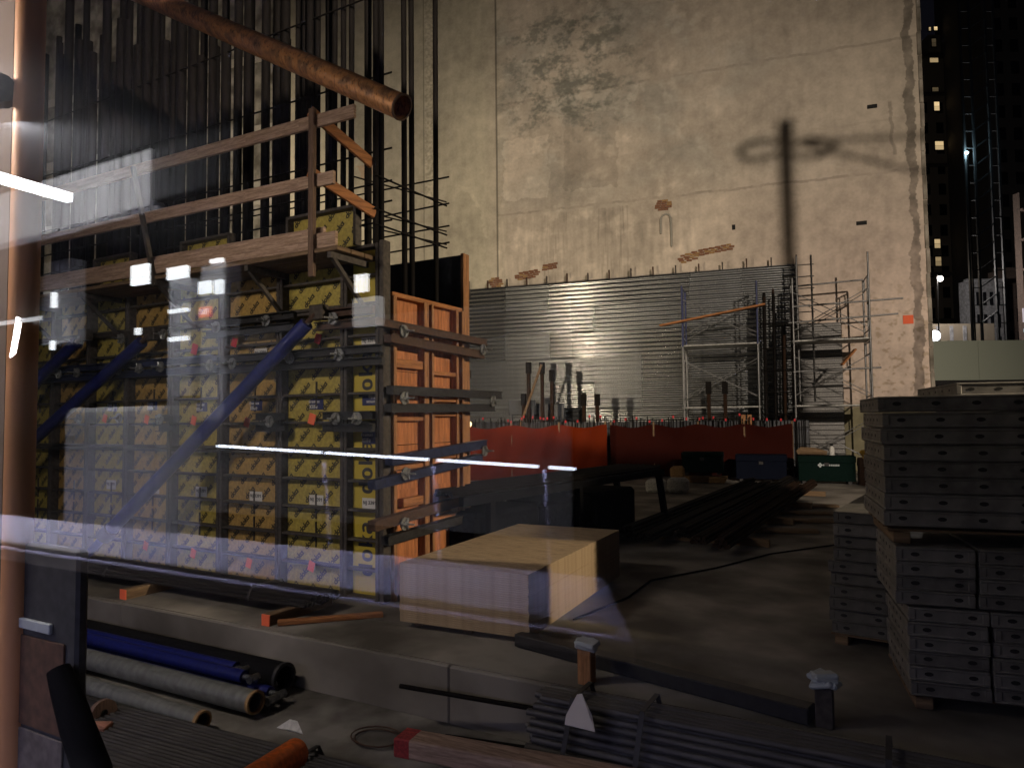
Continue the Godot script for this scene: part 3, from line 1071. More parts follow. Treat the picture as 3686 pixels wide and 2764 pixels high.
func slab_items() -> void:
	XF = SF
	heap_of_bars("rebar_bundle", "dark bundle of reinforcing bars on the slab along the foot of the yellow form", "rebar", Vector3(4.85, 0.12, 5.08), Vector3(11.0, 0.12, 5.08), 0.44, 3, 0.017, mats.rebar, [0.12, 0.5])
	for p in [[5.05, "orange-tipped timber bearer near the corner end of the long bar bundle"], [7.15, "orange-tipped timber bearer at the left end of the slab bars"], [9.2, "timber bearer under the far left of the slab bars"]]:
		var t := thing("timber_bearer", p[1], "timber", Vector3(p[0], 0.05, 4.95))
		var st := mb()
		box(st, Vector3(p[0], 0.05, 4.98), Vector3(0.1, 0.1, 0.8), 0.006)
		part("timber", st, mats.plank, t)
		st = mb()
		box(st, Vector3(p[0], 0.05, 4.575), Vector3(0.102, 0.102, 0.012), 0.003)
		part("painted_end", st, mats.orange_paint if p[0] < 9.0 else mats.plank, t)
	off = Vector3(4.6, 0.02, 4.95)
	var st := mb()
	bar(st, Vector3(4.95, 0.03, 4.62), Vector3(4.3, 0.02, 5.3), 0.08, 0.04, Vector3.UP, 0.005)
	solo("timber_offcut", st, mats.timber_orange, "reddish timber offcut lying flat beside the end of the bar bundle", "timber")
	# the white tie cones at the foot of the form
	for i in 13:
		off = Vector3(5.1 + i * 0.27 + rng.randf_range(-0.07, 0.07), 0.03, 5.5 - rng.randf() * 0.06)
		st = mb()
		tube(st, [off + Vector3(0, -0.03, 0), off + Vector3(0, 0.0, 0.0), off + Vector3(0.01, 0.03, 0.0)], [0.022, 0.018, 0.008], 6)
		solo("tie_cone", st, mats.white, "tiny white plastic cone on the slab at the foot of the yellow form", "cone", "white cones along the foot of the form")
	off = Vector3(1.6, 0.05, 4.82)
	st = mb()
	bar(st, Vector3(2.75, 0.06, 5.12), Vector3(0.5, 0.06, 4.62), 0.13, 0.1, Vector3.UP, 0.008)
	solo("beam", st, mats.waler_dark, "dark steel beam lying on the slab beside the step", "beam")
	for p in [[1.95, 4.62, "pale", 0.27, "short square stub post with taped white top, left of the rebar bundle"], [0.43, 4.64, "dark", 0.27, "short dark stub post with taped white top, before the big panel stack"]]:
		var t := thing("stub_post", p[4], "post", Vector3(p[0], 0, p[1]))
		var s2 := mb()
		box(s2, Vector3(p[0], p[3] * 0.5, p[1]), Vector3(0.1, p[3], 0.1), 0.006)
		part("post", s2, mats.steel_frame if p[2] == "dark" else mats.timber_up, t)
		s2 = mb()
		for k in 5:
			box(s2, Vector3(p[0] + rng.randf_range(-0.02, 0.02), p[3] + rng.randf_range(-0.02, 0.025), p[1] + rng.randf_range(-0.02, 0.02)), Vector3(0.14, 0.035, 0.13), 0.012, Basis.from_euler(Vector3(rng.randf_range(-0.3, 0.3), rng.randf_range(-0.6, 0.6), rng.randf_range(-0.3, 0.3))))
		part("tape_cap", s2, mats.tape, t)
	XF = Transform3D()
	off = Vector3(2, 0, -8.2)
	st = mb()
	tube(st, [Vector3(0.54, 0.012, -6.5), Vector3(1.16, 0.012, -7.27), Vector3(1.54, 0.012, -8.01), Vector3(2.46, 0.012, -8.63), Vector3(3.4, 0.012, -9.45), Vector3(4.6, 0.012, -10.1)], 0.011, 5)
	solo("cable", st, mats.black, "thin black cable running over the slab behind the plywood", "cable")


func pit_items() -> void:
	XF = SF
	var pipes := [
		["pipe", Vector3(4.5, -0.27, 4.28), Vector3(9.5, -0.27, 4.28), 0.115, "black", "thick black pipe lying in the trench against the step"],
		["pipe", Vector3(4.36, -0.3, 3.86), Vector3(8.8, -0.3, 3.84), 0.085, "pipe_grey", "thick grey pipe in the trench next to the blue tubes"],
		["pipe", Vector3(4.5, -0.33, 3.5), Vector3(8.5, -0.33, 3.53), 0.07, "pipe_grey", "second grey pipe in the trench, nearer to the window"],
		["pipe", Vector3(5.4, -0.35, 3.2), Vector3(8.4, -0.35, 3.28), 0.06, "pipe_grey", "short grey pipe at the left in the trench, ending in a wooden flange"]]
	for p in pipes:
		var t := thing(p[0], p[5], "pipe", (p[1] + p[2]) * 0.5)
		var st := mb()
		tube(st, [p[1], p[2]], p[3], 18, true, 0.86)
		part("tube", st, mats[p[4]], t)
		st = mb()
		tube(st, [p[1] + Vector3(-0.006, 0, 0), p[1] + Vector3(0.025, 0, 0)], p[3] * 1.04, 18, true, 0.8)
		part("end_ring", st, mats.tan if p[4] == "pipe_grey" else mats.waler_dark, t)
	for k in 5:
		var a := Vector3(4.45 + 0.12 * k - 0.1 * (k % 2), -0.33 + (0.105 if k > 2 else 0.0), 4.0 + (k % 3) * 0.105 + (0.05 if k > 2 else 0.0))
		var t := thing("blue_tube", "long blue painted steel tube lying in the trench, %s" % ["lowest, next to the grey pipe", "second in the bottom row", "third in the bottom row", "upper one towards the window", "upper one towards the black pipe"][k], "tube", a, "blue tubes in the trench")
		var st := mb()
		tube(st, [a, a + Vector3(4.6, 0, rng.randf_range(-0.03, 0.03))], 0.05, 12)
		part("tube", st, mats.blue_paint, t)
		st = mb()
		tube(st, [a + Vector3(0.03, 0, 0), a + Vector3(-0.12, 0, 0)], 0.026, 8)
		tube(st, [a + Vector3(-0.1, 0, -0.04), a + Vector3(-0.1, 0, 0.05)], 0.035, 8)
		part("end_fitting", st, mats.galv_dull, t)
	var t2 := thing("spool", "round wooden flange with a dark hole at the end of the short grey pipe", "flange", Vector3(5.1, -0.3, 3.2))
	var st2 := mb()
	tube(st2, [Vector3(5.2, -0.3, 3.2), Vector3(5.24, -0.3, 3.2)], 0.1, 16, true, 0.3)
	part("flange", st2, mat("flange", Color(0.2, 0.13, 0.1), 0.8, 0.0, wood_tex(true), 2.0), t2)
	st2 = mb()
	tube(st2, [Vector3(5.24, -0.3, 3.2), Vector3(5.5, -0.31, 3.21)], 0.07, 14)
	part("hub", st2, mats.waler_dark, t2)
	heap_of_bars("rebar_bundle", "wide dark heap of reinforcing bars on the trench floor before the pipes", "rebar", Vector3(2.3, -0.4, 3.15), Vector3(7.6, -0.4, 2.85), 0.9, 3, 0.019, mat("rebar_mid", Color(0.05, 0.045, 0.042), 0.7, 0.2, tex.grit, 2.0), [0.2])
	heap_of_bars("rebar_bundle", "strapped bundle of dark reinforcing bars at the bottom right corner", "rebar", Vector3(2.05, -0.2, 4.13), Vector3(-3.4, -0.2, 4.15), 0.6, 8, 0.022, mats.rebar_grey, [0.05, 0.13, 0.36])
	# the orange tube
	var a2 := Vector3(3.25, -0.16, 3.2)
	var b2 := a2 + Vector3(-0.1, 0.03, -0.58) * 1.6
	var t3 := thing("orange_tube", "bright orange plastic tube lying on the bars at the bottom edge", "tube", a2)
	st2 = mb()
	tube(st2, [a2 + (b2 - a2) * 0.004, a2 + (b2 - a2) * 0.02, b2], [0.078, 0.086, 0.086], 24)
	part("tube", st2, mats.orange_plastic, t3)
	# the squared timber with a red end
	var d := Vector3(2.72, -0.12, 3.52)
	var g := Vector3(-0.4, -0.12, 3.9)
	t3 = thing("timber", "long squared pale timber with a red painted end at the bottom", "timber", d)
	st2 = mb()
	bar(st2, d, g, 0.16, 0.11, Vector3.UP, 0.008)
	part("timber", st2, mats.timber, t3)
	st2 = mb()
	var e := (g - d).normalized()
	bar(st2, d - e * 0.003, d + e * 0.11, 0.163, 0.113, Vector3.UP, 0.008)
	part("painted_end", st2, mat("red_end", Color(0.4, 0.045, 0.04), 0.85, 0.0, tex.grit, 3.0), t3)
	for p in [[Vector3(3.25, -0.1, 4.2), Vector3(1.7, -0.14, 4.42), "thin dark rod leaning along the step above the red-ended timber"], [Vector3(2.75, -0.3, 4.05), Vector3(1.7, -0.33, 4.3), "short dark steel rod lying low beside the red-ended timber"]]:
		off = p[0]
		st2 = mb()
		tube(st2, [p[0], p[1]], 0.017, 7)
		solo("steel_rod", st2, mats.rebar, p[2], "rod")
	off = Vector3(3.3, -0.41, 4.0)
	st2 = mb()
	for w in 2:
		var ring := []
		for k in 21:
			var an := TAU * k / 20.0
			ring.append(off + Vector3(cos(an) * (0.17 + 0.03 * w), 0.008 + 0.01 * w, sin(an) * (0.13 + 0.02 * w)))
		tube(st2, ring, 0.006, 4)
	solo("wire_coil", st2, mats.waler_rust, "loose loop of rusty wire on the trench floor", "wire")
	off = Vector3(2.3, -0.32, 3.95)
	st2 = mb()
	bar(st2, Vector3(2.35, -0.34, 3.5), Vector3(1.95, -0.34, 4.3), 0.09, 0.09, Vector3.UP, 0.006)
	solo("timber_bearer", st2, mat("grey_timber", Color(0.24, 0.26, 0.28), 0.85, 0.0, wood_tex(false), 1.3), "grey timber bearer under the end of the strapped bar bundle", "timber")
	off = Vector3(4.95, -0.3, 2.95)
	st2 = mb()
	box(st2, Vector3(5.1, -0.32, 3.02), Vector3(0.3, 0.06, 0.12), 0.006, Basis(Vector3.UP, 0.5))
	solo("timber_offcut", st2, mat("offcut", Color(0.42, 0.2, 0.14), 0.8, 0.0, wood_tex(false), 1.3), "small reddish timber offcut beside the wooden flange", "timber")
	scrap("paper_scrap", "pinkish white triangular scrap standing on the strapped bar bundle", [Vector3(-0.1, 0, 0.0), Vector3(0.095, 0.0, 0.01), Vector3(0.09, 0.05, 0.02), Vector3(0.03, 0.17, 0.05), Vector3(0.0, 0.18, 0.05), Vector3(-0.07, 0.07, 0.03)], mats.paper, Vector3(1.67, 0.05, 3.83))
	scrap("paper_scrap", "crumpled white scrap on the dark bars in the trench", [Vector3(-0.12, 0, 0), Vector3(-0.02, 0.02, -0.03), Vector3(0.11, 0.0, -0.01), Vector3(0.03, 0.055, 0.03), Vector3(-0.03, 0.05, 0.04)], mats.white, Vector3(3.65, -0.235, 3.52))
	scrap("paper_scrap", "crumpled white wrapping at the very bottom, below the timber", [Vector3(-0.12, 0, 0), Vector3(0.0, -0.01, -0.06), Vector3(0.11, 0.0, -0.01), Vector3(0.09, 0.06, 0.03), Vector3(-0.03, 0.07, 0.04)], mats.white, Vector3(2.45, -0.2, 3.25))


func panel_mesh(w: float, h: float, d: float) -> Array:
	# a steel form panel lying flat, seen from its edge: flanges, a set-back web and tie holes. Origin at the front bottom left corner
	var key := "panel%.2f_%.3f_%.2f" % [w, h, d]
	var m := shared(key, func(st):
		box(st, Vector3(w * 0.5, h * 0.5, -d * 0.5), Vector3(w - 0.014, h * 0.7, d - 0.014))
		for y in [h * 0.09, h * 0.91]:
			box(st, Vector3(w * 0.5, y, -d * 0.5), Vector3(w, h * 0.17, d), 0.006)
		for x in [0.02, w - 0.02]:
			for z in [-0.02, -d + 0.02]:
				box(st, Vector3(x, h * 0.5, z), Vector3(0.04, h * 0.68, 0.04), 0.005))
	var ho := shared(key + "h", func(st):
		var n := int(w / 0.2)
		for k in n:
			var c := Vector3(0.11 + k * (w - 0.2) / maxf(n - 1, 1), h * 0.52, -0.005)
			disc(st, c, Vector3.BACK, 0.026, 10, 0.52)
		for k in 5:
			disc(st, Vector3(0.005, h * 0.52, -0.25 - k * d / 6.0), Vector3.LEFT, 0.022, 10, 0.55))
	return [m, ho]


func place_panel(at: Vector3, w: float, h: float, d: float, m: Material, label: String, group: String) -> void:
	var p := panel_mesh(w, h, d)
	var t := thing("steel_form_panel", label, "form panel", at, group)
	t.rotate_object_local(Vector3.UP, rng.randf_range(-0.006, 0.006))
	off = Vector3.ZERO
	inst("frame", p[0], m, t, Vector3.ZERO)
	inst("tie_holes", p[1], mats.hole, t, Vector3.ZERO)


func pallet(at: Vector3, w: float, d: float, label: String) -> void:
	var t := thing("pallet", label, "pallet", at)
	for k in 3:
		var st := mb()
		box(st, at + Vector3(0.08 + k * (w - 0.16) * 0.5, 0.04, -d * 0.5), Vector3(0.1, 0.075, d), 0.005)
		part("runner", st, mats.plank, t)
	for k in 5:
		var st := mb()
		box(st, at + Vector3(w * 0.5, 0.086, -0.06 - k * (d - 0.12) / 4.0), Vector3(w, 0.017, 0.1), 0.003)
		part("deck_board", st, mats.plank, t)


func right_stacks() -> void:
	XF = WF
	var nth := ["topmost", "second", "third", "fourth", "fifth", "sixth", "seventh", "eighth", "ninth", "tenth"]
	var e0 := 20.62
	var al: Array = [mats.alu, mats.alu_old]
	for k in 8:
		place_panel(Vector3(-1.46 + rng.randf_range(-0.012, 0.012) + (0.02 if k > 0 else 0.0), 1.86 - k * 0.104, e0 + rng.randf_range(-0.02, 0.02)), 2.4, 0.1, 0.9, al[rng.randi() % 2], nth[k] + " grey panel from the top in the big right-hand stack's upper load", "upper load of grey panels")
	pallet(Vector3(-1.42, 1.02, e0 - 0.03), 2.2, 0.85, "wooden pallet between the two loads of the big right-hand panel stack")
	for c in 2:
		for k in 10:
			var x := -1.33 + c * 0.46 + (-0.06 if k < 4 else 0.0)
			place_panel(Vector3(x + rng.randf_range(-0.008, 0.008), 0.905 - k * 0.0905 + (0.012 if k < 4 else 0.0), e0 + rng.randf_range(-0.015, 0.015)), 0.44 if c == 0 else 1.6, 0.088, 0.8, al[rng.randi() % 2], "%s grey panel from the top, %s, in the lower load of the big stack" % [nth[k], "left column" if c == 0 else "right column"], "lower load of grey panels")
	pallet(Vector3(-1.33, 0.0, e0 - 0.02), 2.1, 0.8, "wooden pallet on the slab under the big right-hand panel stack")
	XF = WF * Transform3D(Basis(Vector3.UP, -0.28), Vector3(-1.68, 0, 19.36))
	for k in 10:
		place_panel(Vector3((0.05 if k < 4 else 0.0) + rng.randf_range(-0.01, 0.01), 0.97 - k * 0.0985, rng.randf_range(-0.02, 0.02)), 0.95, 0.094, 1.9, mats.alu_dark if k != 1 else mats.alu_old, nth[k] + " panel from the top in the low stack left of the big one", "panels of the low stack")
	pallet(Vector3(0, -0.01, 0), 0.95, 1.8, "wooden pallet under the low panel stack")
	XF = WF
	for k in 4:
		place_panel(Vector3(-0.62 + k * 0.01, 1.99 - k * 0.12, 18.9), 1.8, 0.115, 1.5, al[k % 2], nth[k] + " panel of the higher stack behind the big right-hand stack", "panels of the rear stack")
	off = Vector3(0.3, 0, 18.1)
	var st := mb()
	box(st, Vector3(0.3, 0.81, 18.1), Vector3(1.7, 1.62, 1.4), 0.02)
	for i in 6:
		box(st, Vector3(-0.45 + i * 0.3, 0.81, 18.81), Vector3(0.05, 1.6, 0.04), 0.006)
	solo("steel_crate", st, mats.steel_frame, "dark steel crate that carries the panels behind the big right-hand stack", "crate")


func net(called: String, label: String, a: Vector3, b: Vector3, h: float, m: Material, posts: int) -> void:
	var t := thing(called, label, "net fence", (a + b) * 0.5)
	var st := mb()
	var nx := 60
	var ny := 10
	var d := (b - a)
	var nrm := d.cross(Vector3.UP).normalized()
	var pt := func(i: int, j: int) -> Vector3:
		var u := float(i) / nx
		var v := float(j) / ny
		var sag := 0.1 * sin(u * PI * posts) * sin(u * PI * posts) * v
		return a + d * u + Vector3.UP * (v * h - sag) + nrm * (0.05 * sin(u * 13.0 + v * 2.0) + 0.015 * sin(u * 43.0 - v * 5.0) + 0.03 * sin(v * 9.0 + u * 12.0))
	var nor := func(i: int, j: int) -> Vector3:
		return (pt.call(mini(i + 1, nx), j) - pt.call(maxi(i - 1, 0), j)).cross(pt.call(i, mini(j + 1, ny)) - pt.call(i, maxi(j - 1, 0))).normalized()
	for i in nx:
		for j in ny:
			for q in [[0, 0], [1, 1], [1, 0], [0, 0], [0, 1], [1, 1]]:
				sm(st, pt.call(i + q[0], j + q[1]), nor.call(i + q[0], j + q[1]))
	part("net", st, m, t)
	for k in posts + 1:
		st = mb()
		var p := a + d * (float(k) / posts) - nrm * 0.08
		bar(st, p, p + Vector3.UP * (h + 0.08), 0.05, 0.05, Vector3.BACK, 0.004)
		part("post", st, mats.plank, t)


func lidded_box(called: String, label: String, cat: String, c: Vector3, s: Vector3, m: Material) -> Node3D:
	# a site chest: body, overhanging lid, skids, two handles and a lock plate on the side towards the window
	var t := thing(called, label, cat, c)
	var st := mb()
	box(st, c + Vector3(0, s.y * 0.43, 0), Vector3(s.x, s.y * 0.66, s.z), 0.012)
	part("body", st, m, t)
	st = mb()
	box(st, c + Vector3(0, s.y * 0.88, 0), Vector3(s.x + 0.03, s.y * 0.24, s.z + 0.03), 0.015)
	part("lid", st, m, t)
	for k in [-1.0, 1.0]:
		st = mb()
		box(st, c + Vector3(k * s.x * 0.4, s.y * 0.05, 0), Vector3(0.1, s.y * 0.1, s.z), 0.005)
		part("skid", st, mats.waler_dark, t)
		st = mb()
		tube(st, [c + Vector3(k * (s.x * 0.5 + 0.005), s.y * 0.5, -0.08), c + Vector3(k * (s.x * 0.5 + 0.04), s.y * 0.46, -0.07), c + Vector3(k * (s.x * 0.5 + 0.04), s.y * 0.46, 0.07), c + Vector3(k * (s.x * 0.5 + 0.005), s.y * 0.5, 0.08)], 0.012, 6)
		part("handle", st, mats.waler_dark, t)
	st = mb()
	box(st, c + Vector3(0, s.y * 0.7, s.z * 0.5 + 0.012), Vector3(0.12, 0.09, 0.02), 0.004)
	part("lock_plate", st, mats.waler_dark, t)
	return t


func yard() -> void:
	XF = Transform3D()
	# long bar bundles on the ground, right of the middle
	var d := Vector3(0.497, 0, -0.868)
	var sd := Vector3(0.868, 0, 0.497)
	var near := Vector3(2.2, 0.16, -9.75)
	for k in 5:
		var a: Vector3 = near + sd * [-0.72, -0.36, 0.02, 0.36, 0.7][k] + d * [0.1, -0.1, 0.35, -0.05, -0.25][k]
		heap_of_bars("rebar_bundle", "dark bundle of long bars on the ground, %s of five running back" % ["leftmost", "second from left", "middle", "second from right", "rightmost"][k], "rebar", a, a + d * (9.0 + 0.4 * (k % 3)), 0.27, 3 if k % 2 == 0 else 2, 0.028, mats.rebar_rusty if k > 2 else mats.rebar, [], "long bar bundles on the ground")
	for k in 4:
		var c: Vector3 = near + d * [0.9, 3.2, 5.6, 8.0][k]
		off = Vector3(c.x, 0.06, c.z)
		var st := mb()
		bar(st, off - sd * 1.15, off + sd * 1.1, 0.1, 0.11, Vector3.UP, 0.006)
		solo("timber_bearer", st, mats.plank, "%s timber bearer across under the five long bar bundles" % ["nearest", "second", "third", "farthest"][k], "timber")
	for p in [[Vector3(4.0, 0.03, -11.3), 1.6, 0.1], [Vector3(5.1, 0.03, -12.3), 1.7, 0.05], [Vector3(5.7, 0.03, -13.2), 2.0, -0.05], [Vector3(5.6, 0.04, -14.3), 1.8, 0.1]]:
		off = p[0]
		var st := mb()
		box(st, off, Vector3(p[1], 0.045, 0.24), 0.005, Basis(Vector3.UP, -0.25 + p[2]))
		solo("plank", st, mats.plank, "worn brown plank flat on the ground right of the bar bundles, %s" % ("nearest" if p[0].z > -11.5 else "second" if p[0].z > -12.5 else "third" if p[0].z > -13.5 else "farthest"), "plank", "planks on the ground")
	# the black rack that carries dark bars, behind the plywood
	XF = Transform3D(Basis(Vector3.UP, 0.923), Vector3(-0.5, 0, -7.7))
	var t := thing("steel_rack", "long black steel rack of dark bars behind the plywood stack", "rack", Vector3(2.4, 0, 0))
	for z in [0.0, -0.8]:
		var st := mb()
		bar(st, Vector3(-0.1, 0.95, z), Vector3(4.9, 0.95, z), 0.08, 0.1, Vector3.UP, 0.006)
		part("top_beam", st, mats.black, t)
		for x in [0.4, 2.3, 4.75]:
			st = mb()
			bar(st, Vector3(x, 0.92, z), Vector3(x + (0.28 if x > 4 else 0.0), 0, z), 0.09, 0.09, Vector3.BACK, 0.006)
			part("leg", st, mats.black, t)
	for k in 3:
		var st := mb()
		box(st, Vector3(0.9 + k * 1.3, 0.42, -0.42), Vector3(1.25, 0.7, 0.66), 0.05)
		part("wrapped_load", st, mats.tarp, t)
	for k in 16:
		rod_at("bar", Vector3(-0.2 + rng.randf() * 0.1, 1.02 + 0.02 * (k % 2), -0.05 - k * 0.045), Vector3(4.85 + rng.randf() * 0.15, 1.02 + 0.02 * (k % 2), -0.05 - k * 0.045), 0.022, mats.rebar, t)
	XF = WF
	net("debris_net", "bright orange-red debris net fence right of the yellow form", Vector3(-10.6, 0.02, 6.3), Vector3(-6.75, 0.02, 3.9), 1.62, mats.net_red, 3)
	net("debris_net", "dark red debris net fence behind the left scaffold", Vector3(-6.7, 0.02, 3.5), Vector3(-1.3, 0.02, 3.3), 1.6, mats.net_dark, 4)
	# starter bars that stand in a row behind the nets
	t = thing("starter_bars", "row of upright dark starter bars with red caps behind the nets", "rebar", Vector3(-7, 0, 3.0))
	for k in 120:
		var x := -12.6 + k * 0.098 + rng.randf_range(-0.02, 0.02)
		var y := 1.82 + rng.randf_range(-0.12, 0.08)
		var z := 3.0 + rng.randf_range(-0.25, 0.1)
		rod_at("bar", Vector3(x, 0, z), Vector3(x, y, z), 0.018, mats.rebar, t, 5)
		if k > 20 and k % 4 == 0 or rng.randf() < 0.1:
			var st := mb()
			tube(st, [Vector3(x, y - 0.03, z), Vector3(x, y + 0.035, z), Vector3(x, y + 0.05, z)], [0.028, 0.036, 0.022], 6)
			part("cap", st, mats.red_paint, t)
	for y in [0.5, 1.0, 1.5]:
		rod_at("tie", Vector3(-12.7, y, 2.95), Vector3(-0.8, y, 2.95), 0.014, mats.rebar, t, 5)
	var st0 := mb()
	box(st0, Vector3(-6.8, 0.86, 2.6), Vector3(12.0, 1.72, 0.2), 0.02)
	part("footing_form", st0, mats.ply_dark, t)
	# steel stubs that stand out above them
	var stubs := [[-9.76, 3.78, "tallest dark steel stub column, left of a pair, before the corrugated fence"], [-9.27, 3.75, "tall dark steel stub column, right of a pair, with a leaning timber"], [-8.92, 3.48, "slightly lower dark steel stub column right of the tall pair"], [-9.95, 2.68, "short dark stub column just left of the tall pair"], [-7.8, 2.64, "short dark stub column alone under the bright corrugations, left one of two"], [-7.34, 2.62, "short dark stub column alone under the bright corrugations, right one of two"], [-3.72, 2.94, "dark stub column seen through the left scaffold, left one"], [-3.22, 2.93, "dark stub column seen through the left scaffold, right one"]]
	for s in stubs:
		t = thing("stub_column", s[2], "column", Vector3(s[0], 0, 2.45), "dark steel stub columns")
		var st := mb()
		box(st, Vector3(s[0], s[1] * 0.5 - 0.15, 2.45), Vector3(0.11, s[1] - 0.3, 0.13), 0.01)
		part("shaft", st, mats.rebar_rusty, t)
		st = mb()
		box(st, Vector3(s[0], s[1] - 0.17, 2.45), Vector3(0.17, 0.4, 0.17), 0.012)
		part("coupler", st, mats.rebar, t)
	off = Vector3(-9.9, 1, 2.6)
	var st1 := mb()
	bar(st1, Vector3(-10.1, 1.3, 2.75), Vector3(-9.25, 3.7, 2.57), 0.08, 0.05, Vector3.BACK, 0.004)
	solo("timber_brace", st1, mats.plank, "thin timber brace leaning against the tall dark stub columns", "timber")
	# dark plates behind the stubs
	for p in [[-10.2, 2.25, 1.0], [-9.1, 2.1, 0.9]]:
		off = Vector3(p[0], p[1], 1.9)
		st1 = mb()
		box(st1, off, Vector3(p[2], 0.5, 0.05), 0.006)
		for k in 3:
			box(st1, off + Vector3((k - 1) * p[2] * 0.4, -0.95, 0), Vector3(0.06, 1.8, 0.06))
		solo("form_plate", st1, mats.ply_dark, "dark plate on legs behind the stub columns, %s one" % ("left" if p[0] < -10 else "right"), "plate")
	# chests, bags and boxes along the far side
	lidded_box("tool_chest", "dark green lidded tool chest below the left scaffold", "tool chest", Vector3(-3.78, 0.2, 4.7), Vector3(1.12, 0.64, 0.6), mats.green_box)
	lidded_box("tool_chest", "dark blue tool chest between the two scaffolds", "tool chest", Vector3(-2.2, 0.0, 4.3), Vector3(1.35, 0.76, 0.6), mats.blue_box)
	t = lidded_box("tool_chest", "big dark green tool chest with a pale emblem below the right scaffold", "tool chest", Vector3(-0.53, 0.0, 4.6), Vector3(1.42, 0.76, 0.62), mats.green_box)
	st1 = mb()
	for k in 4:
		box(st1, Vector3(-0.69 + 0.035 * cos(k * PI / 2), 0.51 + 0.035 * sin(k * PI / 2), 4.913), Vector3(0.045, 0.045, 0.004), 0.0, Basis(Vector3.BACK, PI / 4))
	part("emblem", st1, mats.tape, t)
	st1 = mb()
	for k in 9:
		box(st1, Vector3(-0.6 + k * 0.046, 0.51, 4.913), Vector3(0.03, 0.045, 0.004))
	part("emblem_marks", st1, mats.tape, t)
	for p in [[Vector3(-3.75, 0.1, 4.9), Vector3(1.2, 0.2, 0.4), "tan", "tan plank pile under the green chest below the left scaffold"]]:
		t = thing("plank_pile", p[3], "planks", p[0])
		for k in 3:
			st1 = mb()
			box(st1, p[0] + Vector3(0.03 * k, -0.06 + k * 0.055, 0.2), Vector3(1.2, 0.05, 0.5), 0.005)
			part("plank", st1, mats.tan, t)
	for p in [[Vector3(-4.66, 0.15, 8.0), Vector3(0.5, 0.32, 0.35), "white", "white wrapped bag on the ground, behind the leg of the black rack", 0.1], [Vector3(-4.12, 0.18, 8.0), Vector3(0.5, 0.34, 0.35), "white", "white wrapped bag on the ground, right of the leg of the black rack", -0.05], [Vector3(-4.3, 0.38, 6.5), Vector3(0.38, 0.3, 0.3), "tan", "small tan carton between the white bags and the green chest", 0.1]]:
		off = p[0]
		st1 = mb()
		box(st1, p[0], p[1], 0.06, Basis.from_euler(Vector3(0, p[4], p[4] * 0.5)))
		box(st1, p[0] + Vector3(0.02, p[1].y * 0.46, 0), Vector3(p[1].x * 0.7, 0.06, p[1].z * 0.5), 0.025, Basis(Vector3.UP, 0.3))
		solo("bag" if p[2] == "white" else "carton", st1, mats[p[2]], p[3], "bag" if p[2] == "white" else "carton")
	off = Vector3(-0.85, 0.85, 4.6)
	st1 = mb()
	tube(st1, [off + Vector3(-0.4, -0.02, 0), off + Vector3(-0.3, 0.03, 0), off + Vector3(0.05, 0.02, 0.02), off + Vector3(0.36, -0.03, 0.03)], [0.06, 0.11, 0.105, 0.06], 10)
	solo("rolled_tarp", st1, mats.plank, "pale brown rolled tarpaulin lying on the big green chest", "tarpaulin")
	t = thing("bottle", "white plastic bottle with a dark cap on the big green chest", "bottle", Vector3(-0.37, 0.77, 4.65))
	st1 = mb()
	tube(st1, [Vector3(-0.37, 0.77, 4.65), Vector3(-0.37, 0.95, 4.65), Vector3(-0.37, 1.0, 4.65), Vector3(-0.37, 1.02, 4.65)], [0.07, 0.07, 0.035, 0.03], 10)
	part("body", st1, mats.white, t)
	st1 = mb()
	tube(st1, [Vector3(-0.37, 1.02, 4.65), Vector3(-0.37, 1.07, 4.65)], 0.035, 8)
	part("cap", st1, mats.black, t)
	t = thing("barrel", "rusty brown barrel beside the big green chest", "barrel", Vector3(0.46, 0, 4.9))
	st1 = mb()
	tube(st1, [Vector3(0.46, 0, 4.9), Vector3(0.46, 0.25, 4.9), Vector3(0.46, 0.27, 4.9), Vector3(0.46, 0.29, 4.9), Vector3(0.46, 0.5, 4.9), Vector3(0.46, 0.52, 4.9), Vector3(0.46, 0.72, 4.9)], [0.24, 0.24, 0.255, 0.24, 0.24, 0.255, 0.24], 16)
	part("drum", st1, mats.waler_rust, t)
	off = Vector3(0.5, 0.8, 4.95)
	st1 = mb()
	for k in 5:
		box(st1, off + Vector3(rng.randf_range(-0.1, 0.1), rng.randf_range(-0.03, 0.06), rng.randf_range(-0.1, 0.1)), Vector3(0.3, 0.12, 0.26), 0.05, Basis.from_euler(Vector3(rng.randf_range(-0.4, 0.4), rng.randf() * 3.0, rng.randf_range(-0.4, 0.4))))
	solo("yellow_tarp", st1, mats.yellow_tarp, "crumpled yellow tarpaulin on top of the rusty barrel", "tarpaulin")
	for p in [[-2.68, "left"], [-2.5, "right"]]:
		off = Vector3(p[0], 0, 2.75)
		st1 = mb()
		box(st1, Vector3(p[0], 0.95, 2.75), Vector3(0.13, 1.9, 0.1), 0.006)
		solo("timber_post", st1, mats.timber_up, "upright orange timber post between the scaffolds, %s one of two" % p[1], "post")


